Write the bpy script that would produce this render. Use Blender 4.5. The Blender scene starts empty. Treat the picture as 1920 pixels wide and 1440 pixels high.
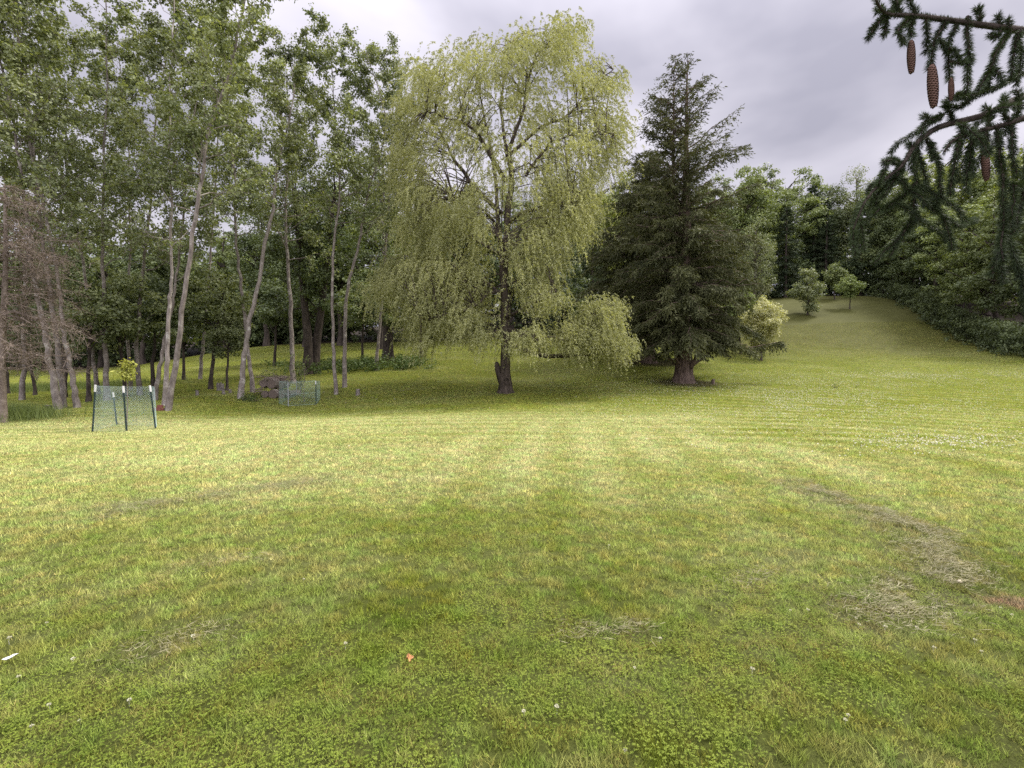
import bpy, math
import numpy as np
from mathutils import Vector

RNG = np.random.default_rng(11)
SC = bpy.context.scene
COL = SC.collection
F = 960.0                                   # focal length in pixels of the 1920-wide frame
PITCH = math.atan(30.0 / F)
CAM = np.array([0.0, 0.0, 1.6])


# ------------------------------------------------------------------ small maths
def nz(v):
    return v / (np.linalg.norm(v, axis=-1, keepdims=True) + 1e-9)


def sm(a, b, x):
    t = np.clip((x - a) / (b - a), 0, 1)
    return t * t * (3 - 2 * t)


def ray(px, py):
    a, b = (px - 960.0) / F, (720.0 - py) / F
    c, s = math.cos(PITCH), math.sin(PITCH)
    return np.array([a, c + b * s, b * c - s])


def P(px, py, d):
    r = ray(px, py)
    return CAM + r * (d / r[1])


def XD(px, d):
    return (px - 960.0) / F * d


def G0(px, py):
    r = ray(px, py)
    p = CAM + r * (-CAM[2] / r[2])
    return p[:2]


def hash2(ix, iy):
    h = (ix.astype(np.int64) * 374761393 + iy.astype(np.int64) * 668265263) & 0xFFFFFFFF
    h = ((h ^ (h >> 13)) * 1274126177) & 0xFFFFFFFF
    return ((h ^ (h >> 16)) & 0xFFFF) / 65535.0


def vnoise(x, y):
    ix, iy = np.floor(x), np.floor(y)
    fx, fy = x - ix, y - iy
    fx, fy = fx * fx * (3 - 2 * fx), fy * fy * (3 - 2 * fy)
    a, b = hash2(ix, iy), hash2(ix + 1, iy)
    c, d = hash2(ix, iy + 1), hash2(ix + 1, iy + 1)
    return (a * (1 - fx) + b * fx) * (1 - fy) + (c * (1 - fx) + d * fx) * fy


def fbm(x, y, o=3):
    s, a, t = 0, 0.5, 0
    for k in range(o):
        s = s + a * vnoise(x * 2 ** k + 17.3 * k, y * 2 ** k - 9.1 * k)
        t += a
        a *= 0.5
    return s / t


# ------------------------------------------------------------------ mesh building
class MB:
    def __init__(s):
        s.v, s.q, s.t, s.rq, s.rt, s.cv, s.n = [], [], [], [], [], [], 0

    def add(s, v, q=None, t=None, rq=None, rt=None, col=None):
        v = np.asarray(v, float).reshape(-1, 3)
        if q is not None and len(q):
            s.q.append(np.asarray(q) + s.n)
            s.rq.append(np.full(len(q), 0.5) if rq is None else rq)
        if t is not None and len(t):
            s.t.append(np.asarray(t) + s.n)
            s.rt.append(np.full(len(t), 0.5) if rt is None else rt)
        if col is not None:
            s.cv.append(col)
        s.v.append(v)
        s.n += len(v)

    def tube(s, pts, rad, n=6, wob=0.0, cap=False):
        pts = np.asarray(pts, float)
        m = len(pts)
        rad = np.broadcast_to(np.asarray(rad, float), (m,))
        tan = nz(np.gradient(pts, axis=0))
        ref = np.array([0.0, 1.0, 0.05]) if abs(tan[:, 1]).mean() < 0.8 else np.array([1.0, 0.0, 0.1])
        a = nz(np.cross(tan, ref))
        b = np.cross(tan, a)
        th = np.linspace(0, 2 * np.pi, n, endpoint=False)
        r = rad[:, None] * (1 + (wob * (RNG.random((m, n)) - 0.5) if wob else 0))
        v = pts[:, None] + r[..., None] * (np.cos(th)[None, :, None] * a[:, None] + np.sin(th)[None, :, None] * b[:, None])
        i = np.arange(m - 1)[:, None] * n
        j = np.arange(n)[None]
        k = (j + 1) % n
        q = np.stack([i + j, i + k, i + n + k, i + n + j], -1).reshape(-1, 4)
        v = v.reshape(-1, 3)
        t = None
        if cap:
            v = np.vstack([v, pts[0], pts[-1]])
            jj = np.arange(n)
            kk = (jj + 1) % n
            t = np.vstack([np.stack([np.full(n, m * n), kk, jj], -1),
                           np.stack([np.full(n, m * n + 1), (m - 1) * n + jj, (m - 1) * n + kk], -1)])
        s.add(v, q, t)

    def leaves(s, pos, axis, nrm, L, W, wide=0.45, rnd=None):
        pos = np.asarray(pos, float)
        n = len(pos)
        if n == 0:
            return
        axis = nz(axis)
        side = nz(np.cross(axis, nrm))
        L = np.broadcast_to(L, (n,))[:, None]
        W = np.broadcast_to(W, (n,))[:, None]
        v = np.stack([pos, pos + axis * L * wide + side * W / 2, pos + axis * L, pos + axis * L * wide - side * W / 2], 1)
        s.add(v, np.arange(n * 4).reshape(n, 4), rq=RNG.random(n) if rnd is None else rnd)

    def box(s, c, h):
        c, h = np.asarray(c, float), np.asarray(h, float)
        g = np.array([[x, y, z] for x in (-1, 1) for y in (-1, 1) for z in (-1, 1)], float)
        s.add(c + g * h, [[0, 1, 3, 2], [4, 6, 7, 5], [0, 4, 5, 1], [2, 3, 7, 6], [0, 2, 6, 4], [1, 5, 7, 3]])

    def mesh(s, name, mat, smooth=False):
        me = bpy.data.meshes.new(name)
        v = np.concatenate(s.v) if s.v else np.zeros((0, 3))
        q = np.concatenate(s.q) if s.q else np.zeros((0, 4), int)
        t = np.concatenate(s.t) if s.t else np.zeros((0, 3), int)
        me.vertices.add(len(v))
        me.vertices.foreach_set('co', v.astype(np.float32).ravel())
        nl = q.size + t.size
        me.loops.add(nl)
        me.polygons.add(len(q) + len(t))
        me.loops.foreach_set('vertex_index', np.concatenate([q.ravel(), t.ravel()]).astype(np.int32))
        ls = np.concatenate([np.arange(len(q)) * 4, q.size + np.arange(len(t)) * 3]).astype(np.int32)
        me.polygons.foreach_set('loop_start', ls)
        if smooth:
            me.polygons.foreach_set('use_smooth', np.ones(len(ls), bool))
        else:
            me.polygons.foreach_set('use_smooth', np.zeros(len(ls), bool))
        me.update(calc_edges=True)
        r = np.concatenate([np.concatenate(s.rq) if s.rq else np.zeros(0), np.concatenate(s.rt) if s.rt else np.zeros(0)])
        at = me.attributes.new('rnd', 'FLOAT', 'FACE')
        at.data.foreach_set('value', r.astype(np.float32))
        if s.cv:
            c = np.concatenate(s.cv)
            ca = me.attributes.new('col', 'FLOAT_COLOR', 'POINT')
            ca.data.foreach_set('color', np.hstack([c, np.ones((len(c), 1))]).astype(np.float32).ravel())
        me.materials.append(mat)
        return me

    def build(s, name, mat, parent=None, smooth=False):
        o = bpy.data.objects.new(name, s.mesh(name, mat, smooth))
        COL.objects.link(o)
        if parent is not None:
            o.parent = parent
        return o


def tag(o, label=None, cat=None, group=None, kind=None):
    if label: o['label'] = label
    if cat: o['category'] = cat
    if group: o['group'] = group
    if kind: o['kind'] = kind
    return o


def thing(name, loc, label, cat, group=None):
    o = bpy.data.objects.new(name, None)
    COL.objects.link(o)
    o.location = tuple(float(c) for c in loc)
    o.empty_display_size = 0.3
    return tag(o, label, cat, group)


def copy_tree(o, parent=None):
    c = o.copy()
    COL.objects.link(c)
    c.parent = parent
    for ch in list(o.children):
        copy_tree(ch, c)
    return c


# ------------------------------------------------------------------ materials
def new_mat(name):
    m = bpy.data.materials.new(name)
    m.use_nodes = True
    m.node_tree.nodes.clear()
    return m, m.node_tree.nodes, m.node_tree.links


def mixrgb(N, L, a, b, f, mode='MIX'):
    n = N.new('ShaderNodeMix')
    n.data_type = 'RGBA'
    n.blend_type = mode
    for sock, val in ((n.inputs[0], f), (n.inputs[6], a), (n.inputs[7], b)):
        if hasattr(val, 'is_linked'):
            L.new(val, sock)
        elif isinstance(val, (int, float)):
            sock.default_value = val
        else:
            sock.default_value = (*val, 1)
    return n.outputs[2]


def mathn(N, L, op, a, b=0.0, clamp=False):
    n = N.new('ShaderNodeMath')
    n.operation = op
    n.use_clamp = clamp
    for i, val in enumerate((a, b)):
        if hasattr(val, 'is_linked'):
            L.new(val, n.inputs[i])
        else:
            n.inputs[i].default_value = val
    return n.outputs[0]


def leaf_mat(name, c1, c2, transl=0.35, nscale=0.5, spec=0.25, vary=0.25):
    m, N, L = new_mat(name)
    at = N.new('ShaderNodeAttribute'); at.attribute_name = 'rnd'
    tc = N.new('ShaderNodeTexCoord')
    no = N.new('ShaderNodeTexNoise'); no.inputs['Scale'].default_value = nscale; no.inputs['Detail'].default_value = 2
    L.new(tc.outputs['Object'], no.inputs['Vector'])
    f = mathn(N, L, 'MULTIPLY_ADD', at.outputs['Fac'], 0.6)
    f.node.inputs[2].default_value = -0.55
    f2 = mathn(N, L, 'MULTIPLY', no.outputs['Fac'], 1.5)
    f = mathn(N, L, 'ADD', f, f2, True)
    col = mixrgb(N, L, c1, c2, f)
    oi = N.new('ShaderNodeObjectInfo')
    k = mathn(N, L, 'MULTIPLY_ADD', oi.outputs['Random'], vary)
    k.node.inputs[2].default_value = 1 - vary / 2
    hsv = N.new('ShaderNodeHueSaturation')
    L.new(col, hsv.inputs['Color']); L.new(k, hsv.inputs['Value'])
    pr = N.new('ShaderNodeBsdfPrincipled')
    pr.inputs['Roughness'].default_value = 0.55
    pr.inputs['Specular IOR Level'].default_value = spec
    L.new(hsv.outputs[0], pr.inputs['Base Color'])
    tr = N.new('ShaderNodeBsdfTranslucent')
    tcol = mixrgb(N, L, hsv.outputs[0], (1.0, 1.0, 0.35), 1.0, 'MULTIPLY')
    L.new(tcol, tr.inputs['Color'])
    mx = N.new('ShaderNodeMixShader'); mx.inputs[0].default_value = transl
    L.new(pr.outputs[0], mx.inputs[1]); L.new(tr.outputs[0], mx.inputs[2])
    out = N.new('ShaderNodeOutputMaterial')
    L.new(mx.outputs[0], out.inputs['Surface'])
    return m


def bark_mat(name, c1, c2, scale=6.0, zs=0.25, bump=0.5, lichen=None, dist=0.03):
    m, N, L = new_mat(name)
    tc = N.new('ShaderNodeTexCoord')
    mp = N.new('ShaderNodeMapping'); mp.inputs['Scale'].default_value = (1, 1, zs)
    L.new(tc.outputs['Object'], mp.inputs['Vector'])
    no = N.new('ShaderNodeTexNoise'); no.inputs['Scale'].default_value = scale; no.inputs['Detail'].default_value = 6
    no.inputs['Roughness'].default_value = 0.7
    L.new(mp.outputs[0], no.inputs['Vector'])
    cr = N.new('ShaderNodeValToRGB')
    cr.color_ramp.elements[0].position = 0.35; cr.color_ramp.elements[0].color = (*c1, 1)
    cr.color_ramp.elements[1].position = 0.65; cr.color_ramp.elements[1].color = (*c2, 1)
    L.new(no.outputs['Fac'], cr.inputs[0])
    col = cr.outputs[0]
    if lichen:
        n2 = N.new('ShaderNodeTexNoise'); n2.inputs['Scale'].default_value = 3.0; n2.inputs['Detail'].default_value = 5
        L.new(tc.outputs['Object'], n2.inputs['Vector'])
        r2 = N.new('ShaderNodeValToRGB')
        r2.color_ramp.elements[0].position = 0.55; r2.color_ramp.elements[1].position = 0.68
        L.new(n2.outputs['Fac'], r2.inputs[0])
        col = mixrgb(N, L, col, lichen, r2.outputs[0])
    pr = N.new('ShaderNodeBsdfPrincipled'); pr.inputs['Roughness'].default_value = 0.9
    pr.inputs['Specular IOR Level'].default_value = 0.15
    L.new(col, pr.inputs['Base Color'])
    bp = N.new('ShaderNodeBump'); bp.inputs['Strength'].default_value = bump; bp.inputs['Distance'].default_value = dist
    L.new(no.outputs['Fac'], bp.inputs['Height']); L.new(bp.outputs[0], pr.inputs['Normal'])
    out = N.new('ShaderNodeOutputMaterial'); L.new(pr.outputs[0], out.inputs['Surface'])
    return m


def plain_mat(name, c, rough=0.7, spec=0.3, var=0.25, scale=20.0, metal=0.0):
    m, N, L = new_mat(name)
    tc = N.new('ShaderNodeTexCoord')
    no = N.new('ShaderNodeTexNoise'); no.inputs['Scale'].default_value = scale; no.inputs['Detail'].default_value = 4
    L.new(tc.outputs['Object'], no.inputs['Vector'])
    a = tuple(x * (1 - var) for x in c); b = tuple(min(1, x * (1 + var)) for x in c)
    col = mixrgb(N, L, a, b, no.outputs['Fac'])
    pr = N.new('ShaderNodeBsdfPrincipled'); pr.inputs['Roughness'].default_value = rough
    pr.inputs['Specular IOR Level'].default_value = spec; pr.inputs['Metallic'].default_value = metal
    L.new(col, pr.inputs['Base Color'])
    out = N.new('ShaderNodeOutputMaterial'); L.new(pr.outputs[0], out.inputs['Surface'])
    return m


def grass_mat(name, ground=False):
    m, N, L = new_mat(name)
    at = N.new('ShaderNodeAttribute'); at.attribute_name = 'col'
    tc = N.new('ShaderNodeTexCoord')
    pr = N.new('ShaderNodeBsdfPrincipled'); pr.inputs['Roughness'].default_value = 0.8
    pr.inputs['Specular IOR Level'].default_value = 0.1
    out = N.new('ShaderNodeOutputMaterial')
    if ground:
        n1 = N.new('ShaderNodeTexNoise'); n1.inputs['Scale'].default_value = 9.0; n1.inputs['Detail'].default_value = 8
        n1.inputs['Roughness'].default_value = 0.75
        L.new(tc.outputs['Object'], n1.inputs['Vector'])
        k = mathn(N, L, 'MULTIPLY_ADD', n1.outputs['Fac'], 1.1)
        k.node.inputs[2].default_value = 0.42
        n2 = N.new('ShaderNodeTexNoise'); n2.inputs['Scale'].default_value = 70.0; n2.inputs['Detail'].default_value = 3
        L.new(tc.outputs['Object'], n2.inputs['Vector'])
        k2 = mathn(N, L, 'MULTIPLY_ADD', n2.outputs['Fac'], 0.9)
        k2.node.inputs[2].default_value = 0.5
        k = mathn(N, L, 'MULTIPLY', k, k2)
        h = N.new('ShaderNodeHueSaturation')
        L.new(at.outputs['Color'], h.inputs['Color']); L.new(k, h.inputs['Value'])
        L.new(h.outputs[0], pr.inputs['Base Color'])
        bp = N.new('ShaderNodeBump'); bp.inputs['Strength'].default_value = 0.7; bp.inputs['Distance'].default_value = 0.05
        L.new(n1.outputs['Fac'], bp.inputs['Height']); L.new(bp.outputs[0], pr.inputs['Normal'])
        L.new(pr.outputs[0], out.inputs['Surface'])
    else:
        L.new(at.outputs['Color'], pr.inputs['Base Color'])
        tr = N.new('ShaderNodeBsdfTranslucent')
        L.new(at.outputs['Color'], tr.inputs['Color'])
        mx = N.new('ShaderNodeMixShader'); mx.inputs[0].default_value = 0.35
        L.new(pr.outputs[0], mx.inputs[1]); L.new(tr.outputs[0], mx.inputs[2])
        L.new(mx.outputs[0], out.inputs['Surface'])
    return m


M = {}
M['ground'] = grass_mat('lawn_ground', True)
M['blade'] = grass_mat('grass_blade')
M['poplar'] = leaf_mat('poplar_leaf', (0.095, 0.125, 0.055), (0.34, 0.375, 0.17), 0.35, 0.45, 0.5)
M['willow'] = leaf_mat('willow_leaf', (0.20, 0.213, 0.09), (0.50, 0.505, 0.245), 0.4, 0.6, vary=0.05)
M['spruce'] = leaf_mat('spruce_needle', (0.050, 0.058, 0.030), (0.135, 0.142, 0.062), 0.2, 0.7, 0.06, vary=0.1)
M['hemlock'] = leaf_mat('hemlock_needle', (0.032, 0.05, 0.028), (0.09, 0.12, 0.055), 0.15, 0.6, vary=0.5)
M['dark'] = leaf_mat('forest_leaf_dark', (0.065, 0.09, 0.042), (0.18, 0.22, 0.09), 0.3, 0.35, vary=0.5)
M['mid'] = leaf_mat('forest_leaf_mid', (0.095, 0.125, 0.05), (0.25, 0.295, 0.11), 0.33, 0.35, vary=0.4)
M['bright'] = leaf_mat('forest_leaf_bright', (0.15, 0.19, 0.05), (0.34, 0.38, 0.11), 0.35, 0.4, vary=0.2)
M['pale'] = leaf_mat('forest_leaf_pale', (0.13, 0.16, 0.08), (0.28, 0.31, 0.16), 0.3, 0.5, vary=0.2)
M['cream'] = leaf_mat('golden_leaf', (0.31, 0.315, 0.14), (0.60, 0.585, 0.31), 0.3, 1.2, vary=0.05)
M['sapling'] = leaf_mat('sapling_leaf', (0.20, 0.22, 0.04), (0.52, 0.52, 0.13), 0.35, 4.0, vary=0.05)
M['needle'] = leaf_mat('near_needle', (0.016, 0.024, 0.015), (0.085, 0.12, 0.045), 0.12, 6.0, vary=0.3)
M['brown_needle'] = leaf_mat('brown_needle', (0.10, 0.075, 0.055), (0.25, 0.195, 0.15), 0.15, 1.0, vary=0.1)
M['weed'] = leaf_mat('weed_leaf', (0.09, 0.13, 0.04), (0.25, 0.30, 0.10), 0.35, 1.5, vary=0.2)
M['under'] = leaf_mat('undergrowth_leaf', (0.04, 0.07, 0.02), (0.13, 0.18, 0.05), 0.3, 0.8, vary=0.2)
M['poplar_bark'] = bark_mat('poplar_bark', (0.11, 0.092, 0.078), (0.29, 0.25, 0.22), 8, 0.35, 0.8, (0.38, 0.35, 0.30))
M['pale_bark'] = bark_mat('pale_poplar_bark', (0.16, 0.135, 0.115), (0.36, 0.315, 0.28), 8, 0.35, 0.8, (0.52, 0.49, 0.44))
M['willow_bark'] = bark_mat('willow_bark', (0.03, 0.024, 0.019), (0.12, 0.095, 0.075), 9, 0.2, 1.0, dist=0.06)
M['spruce_bark'] = bark_mat('spruce_bark', (0.05, 0.034, 0.026), (0.21, 0.155, 0.125), 7, 0.25, 1.0, dist=0.08)
M['dark_bark'] = bark_mat('dark_bark', (0.03, 0.024, 0.02), (0.10, 0.08, 0.065), 7, 0.3, 0.6)
M['twig'] = bark_mat('bare_twig', (0.13, 0.10, 0.08), (0.28, 0.23, 0.19), 8, 1, 0.2)
M['stump'] = bark_mat('weathered_wood', (0.10, 0.085, 0.075), (0.26, 0.23, 0.20), 16, 0.3, 0.7)
M['logbark'] = bark_mat('log_bark', (0.10, 0.085, 0.072), (0.34, 0.29, 0.25), 12, 1, 0.8)
M['near_bark'] = bark_mat('near_twig_bark', (0.03, 0.022, 0.018), (0.09, 0.07, 0.06), 30, 1, 0.5)

# ------------------------------------------------------------------ terrain
CP = [(170, 813, 15), (290, 804, 15.4), (0, 815, 14), (313, 768, 20), (105, 768, 20), (0, 785, 17.5), (450, 743, 25),
      (550, 713, 31), (630, 738, 27), (700, 725, 28), (948, 736, 26), (830, 745, 25), (1283, 717, 30), (1215, 679, 38), (1427, 676, 42),
      (505, 752, 25.5), (560, 766, 25), (60, 735, 30), (0, 720, 36), (150, 712, 40), (0, 702, 55), (200, 698, 52),
      (400, 690, 40), (450, 655, 56), (600, 645, 58), (620, 690, 38), (700, 675, 42), (750, 650, 54), (800, 692, 35),
      (1000, 690, 36), (1000, 645, 52), (1100, 690, 35), (1100, 640, 52), (1512, 590, 64), (1592, 578, 67), (1440, 563, 77), (1600, 555, 79),
      (1665, 558, 75), (1750, 598, 61), (1880, 660, 45), (1520, 652, 49), (1700, 664, 48), (1600, 702, 35), (1800, 702, 35),
      (1900, 738, 26), (1400, 757, 22), (1150, 760, 21.5), (1100, 792, 15.3), (600, 790, 15.8), (1600, 790, 15.5), (1300, 640, 55), (1300, 575, 78),
      (1900, 640, 55), (1150, 575, 80), (1750, 560, 80)]
PTS = [tuple(P(*c)) for c in CP]
for yy in (-8, -3, 0, 2.5, 5, 8, 11):
    for xx in (-14, -6, 0, 6, 14):
        PTS.append((xx, yy, 0.0))
for xx, yy, zz in ((-80, 70, 5), (-40, 75, 5), (-5, 80, 9), (30, 110, 16), (70, 110, 17), (80, 70, 11), (80, 40, 6), (60, 20, 1.5), (-60, 30, 1), (-60, 10, 0),
                   (0, 115, 15), (-50, 115, 9), (60, 0, 0), (-80, 110, 9)):
    PTS.append((xx, yy, zz))
PTS = np.array(PTS)


def tps_fit(p, lam=6.0):
    n = len(p)
    d2 = ((p[:, None, :2] - p[None, :, :2]) ** 2).sum(-1)
    K = 0.5 * d2 * np.log(d2 + 1e-9)
    K[d2 == 0] = 0
    Q = np.hstack([np.ones((n, 1)), p[:, :2]])
    A = np.block([[K + lam * np.eye(n), Q], [Q.T, np.zeros((3, 3))]])
    return np.linalg.solve(A, np.concatenate([p[:, 2], np.zeros(3)]))


W_ = tps_fit(PTS)


def gz(x, y):
    x = np.clip(np.asarray(x, float), -78, 78)
    y = np.clip(np.asarray(y, float), -8, 112)
    sh = np.broadcast(x, y).shape
    x, y = np.broadcast_to(x, sh).ravel(), np.broadcast_to(y, sh).ravel()
    out = np.empty(len(x))
    for i in range(0, len(x), 40000):
        xs, ys = x[i:i + 40000], y[i:i + 40000]
        d2 = (xs[:, None] - PTS[None, :, 0]) ** 2 + (ys[:, None] - PTS[None, :, 1]) ** 2
        out[i:i + 40000] = (0.5 * d2 * np.log(d2 + 1e-9)) @ W_[:len(PTS)] + W_[-3] + W_[-2] * xs + W_[-1] * ys
    return out.reshape(sh) if sh else float(out[0])


def ground_pt(px, d):
    x = XD(px, d)
    return np.array([x, d, gz(x, d)])


# right-hand wood edge, world x as a function of world y
EDGE = [P(1665, 557, 76), P(1700, 572, 70), P(1755, 600, 60), P(1820, 632, 52), P(1885, 662, 45), P(2050, 700, 36), P(2400, 760, 24)]
EY = np.array([e[1] for e in EDGE])[::-1]
EX = np.array([e[0] for e in EDGE])[::-1]


def wood_mask(x, y):
    r = sm(-0.5, 1.5, x - np.interp(y, EY, EX, left=60, right=54))
    b = sm(79, 82, y) * sm(18, 22, x)
    l = sm(57, 60, y) * (1 - sm(18, 22, x))
    return np.clip(np.maximum(np.maximum(r, b), l), 0, 1)


WIND = [np.array([G0(*p) for p in line]) for line in (
    [(1480, 905), (1560, 932), (1640, 962), (1720, 1000), (1765, 1045), (1772, 1085), (1735, 1115), (1690, 1142), (1640, 1165)],
    [(180, 962), (330, 944), (450, 926), (590, 903)],
    [(240, 1240), (330, 1205), (400, 1187)],
    [(1050, 1190), (1130, 1180), (1200, 1182)],
    [(330, 1068), (430, 1055), (510, 1050)],
    [(1350, 1110), (1410, 1090), (1460, 1075)])]
WW = [0.27, 0.34, 0.14, 0.13, 0.14, 0.14]
WS = [1.0, 0.5, 0.45, 0.5, 0.25, 0.25]


def dist_poly(x, y, pl):
    best = np.full(x.shape, 1e9)
    for a, b in zip(pl[:-1], pl[1:]):
        ab = b - a
        t = np.clip(((x - a[0]) * ab[0] + (y - a[1]) * ab[1]) / (ab @ ab), 0, 1)
        best = np.minimum(best, np.hypot(x - a[0] - t * ab[0], y - a[1] - t * ab[1]))
    return best


DIRT = G0(1905, 1132)


def lawn_rgb(x, y):
    """lawn colours: dry mown bands with sunlight painted in, lush patches, a slope toned for shade, clippings, bare soil"""
    x = np.asarray(x, float); y = np.asarray(y, float)
    n0 = fbm(x * 0.09 + 3, y * 0.12 + 8)
    n1 = fbm(x * 0.35, y * 0.55)
    n2 = fbm(x * 1.3 + 40, y * 1.9)
    n3 = fbm(x * 5.0 + 7, y * 5.0, 2)
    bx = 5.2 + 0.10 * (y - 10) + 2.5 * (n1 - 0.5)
    sunlit_dry_band = sm(4.2, 9.8, y + 3 * (n1 - 0.5)) * (1 - sm(16.0, 19.5, y + 3 * (n0 - .5))) * (1 - sm(-1.2, 2.2, x - bx))  # dry mown swath, with the sunlit stretch's brightness put into its colour
    arc = y + 0.012 * (x - 1.5) ** 2
    st = np.sin(arc * 2 * np.pi / 1.15 + 3.0 * (n0 - .5)) * sm(9.5, 12, y) * (1 - sm(17, 22, y)) * (1 - sm(3, 8, x - bx))
    ang = x + 0.5 - 0.10 * (y - 5)
    st2 = np.sin(ang * 2 * np.pi / 1.25) * sm(4, 7, y) * (1 - sm(13, 17, y)) * sm(-2.5, 0.0, x) * (1 - sm(4, 6.5, x))
    arcr = np.hypot(x - 4, y - 9)
    st3 = np.sin(arcr * 2 * np.pi / 1.3) * sm(4.5, 7, x) * (1 - sm(24, 30, y)) * sm(6, 9, y)
    dry = 0.42 * sunlit_dry_band + 0.27 + 0.1 * sm(4, 7, y) * (1 - sm(18, 22, y)) + 0.50 * (n1 - 0.5) + 0.40 * (n2 - 0.5) + 0.26 * st * sm(.25, .7, fbm(x * .16 + 5, y * .8)) + 0.19 * st2 * (0.3 + 1.2 * n1) + 0.20 * st3 * (0.3 + 1.2 * n1) + 0.3 * (n3 - .5)
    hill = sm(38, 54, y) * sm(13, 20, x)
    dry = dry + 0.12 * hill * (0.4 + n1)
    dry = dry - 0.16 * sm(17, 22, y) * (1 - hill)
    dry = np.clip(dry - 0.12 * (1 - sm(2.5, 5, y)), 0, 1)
    deep = (1 - sm(2.4, 7.2, y + 1.5 * (n1 - .5))) * 0.95 + 0.35 * sm(0.55, 0.75, n2) * (1 - sunlit_dry_band)
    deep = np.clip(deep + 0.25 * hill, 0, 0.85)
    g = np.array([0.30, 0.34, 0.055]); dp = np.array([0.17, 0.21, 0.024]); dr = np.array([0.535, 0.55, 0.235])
    ol = np.array([0.175, 0.175, 0.036])  # olive slope grass, darkened to carry the wood's shade in its colour
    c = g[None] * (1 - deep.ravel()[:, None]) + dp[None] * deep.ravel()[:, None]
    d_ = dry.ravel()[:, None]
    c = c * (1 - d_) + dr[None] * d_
    h_ = (0.75 * hill).ravel()[:, None]
    c = c * (1 - h_) + ol[None] * (0.7 + 0.6 * n2.ravel()[:, None]) * h_
    fl = (0.08 * sm(19, 27, y) * (1 - sm(6, 14, x))).ravel()[:, None]
    c = c * (1 - fl * np.array([0.8, 1.0, 0.4]))
    br = np.zeros(x.size)
    xr, yr = x.ravel(), y.ravel()
    for pl, w, s in zip(WIND, WW, WS):
        dd = dist_poly(xr, yr, pl)
        br = np.maximum(br, s * (1 - sm(w * 0.5, w * 1.5, dd + 0.5 * (n2.ravel() - .5))))
    br = np.clip(br * (0.1 + 0.9 * n3.ravel()), 0, 0.42)[:, None]
    c = c * (1 - br) + np.array([0.23, 0.21, 0.11])[None] * br
    so = 0.8 * (1 - sm(0.05, 0.24, np.hypot((xr - DIRT[0]) * 0.7, (yr - DIRT[1]) * 1.9) + 0.2 * (n3.ravel() - .5)))[:, None]
    c = c * (1 - so) + np.array([0.34, 0.25, 0.16])[None] * so
    wm = wood_mask(xr, yr)[:, None]
    # bare mulched bed under the trees left of the willow, and needle litter round the two spruces
    bed = 1 - sm(0.6, 1.2, np.hypot((xr + 10.2) / 3.4, (yr - 41.0) / 2.2))
    for (cx, cy, rx, ry) in ((10.1, 29.6, 1.9, 1.3), (10.2, 38.0, 2.6, 1.9)):
        bed = np.maximum(bed, 0.75 * (1 - sm(0.7, 1.3, np.hypot((xr - cx) / rx, (yr - cy) / ry))))
    wm = np.maximum(wm, bed[:, None])
    c = c * (1 - wm) + np.array([0.10, 0.075, 0.05])[None] * wm
    return c


ys = np.concatenate([np.linspace(-60, -1, 12), np.arange(0, 10, 0.11), np.arange(10, 30, 0.22), np.arange(30, 100, 0.8), np.linspace(101, 700, 20)])
us = np.concatenate([[-40, -12, -5, -3, -2], np.linspace(-1.5, 1.5, 260), [2, 3, 5, 12, 40]])
YY, UU = np.meshgrid(ys, us, indexing='ij')
XX = UU * (7 + 1.05 * np.clip(YY, 0, 110))
ZZ = gz(XX, YY)
nr, nc = YY.shape
i = np.arange(nr - 1)[:, None] * nc
j = np.arange(nc - 1)[None]
gq = np.stack([i + j, i + j + 1, i + nc + j + 1, i + nc + j], -1).reshape(-1, 4)
b = MB()
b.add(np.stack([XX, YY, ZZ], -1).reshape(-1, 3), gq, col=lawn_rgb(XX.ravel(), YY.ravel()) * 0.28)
tag(b.build('ground', M['ground'], smooth=True), kind='structure')

# ------------------------------------------------------------------ lawn blades (one mass)
def blades(dens, pw, d0, d1, col_fn, h, w):
    dg = np.linspace(d0, d1, 4000)
    pdf = dg * np.minimum(dens * (3.0 / dg) ** pw, dens) * 2.1
    cdf = np.cumsum(pdf) * (dg[1] - dg[0])
    n = int(cdf[-1])
    d = np.interp(RNG.random(n) * cdf[-1], cdf, dg)
    x = (RNG.random(n) * 2 - 1) * (1.05 * d + 0.4)
    k = wood_mask(x, d) < 0.5
    return x[k], d[k]


x, y = blades(26000, 1.68, 1.55, 60, None, 0, 0)
kk = (fbm(x * 16 + 2, y * 16, 2) > 0.44) | (RNG.random(len(x)) < 0.12 + sm(4, 14, y))
x, y = x[kk], y[kk]
n = len(x)
z = gz(x, y)
base = np.stack([x, y, z], -1)
sc = np.clip(y / 3.0, 1, None)
tuft = fbm(x * 9 + 5, y * 9, 2)
h = (0.021 + 0.019 * RNG.random(n)) * sc ** 0.10 * (0.42 + 1.0 * tuft) * (0.75 + 0.5 * fbm(x * 28, y * 28, 1))
w = 0.0040 * sc ** 0.78 * (0.7 + 0.6 * RNG.random(n))
az = RNG.random(n) * 2 * np.pi
lean = np.stack([np.cos(az), np.sin(az), np.zeros(n)], -1) * (h * (0.3 + 0.7 * RNG.random(n)))[:, None]
az2 = RNG.random(n) * np.pi
sd = np.stack([np.cos(az2), np.sin(az2), np.zeros(n)], -1) * w[:, None] / 2
tip = base + lean + np.array([0, 0, 1.0]) * h[:, None]
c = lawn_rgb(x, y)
v_ = RNG.random(n)
c = c * ((1.08 + 1.5 * (v_ - 0.5) * (1 - 0.65 * sm(8, 30, y))) * (0.82 + 0.36 * fbm(x * 7, y * 7 + 3, 2)) * (0.8 + 0.4 * vnoise(x * 22, y * 22)))[:, None]
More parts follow.
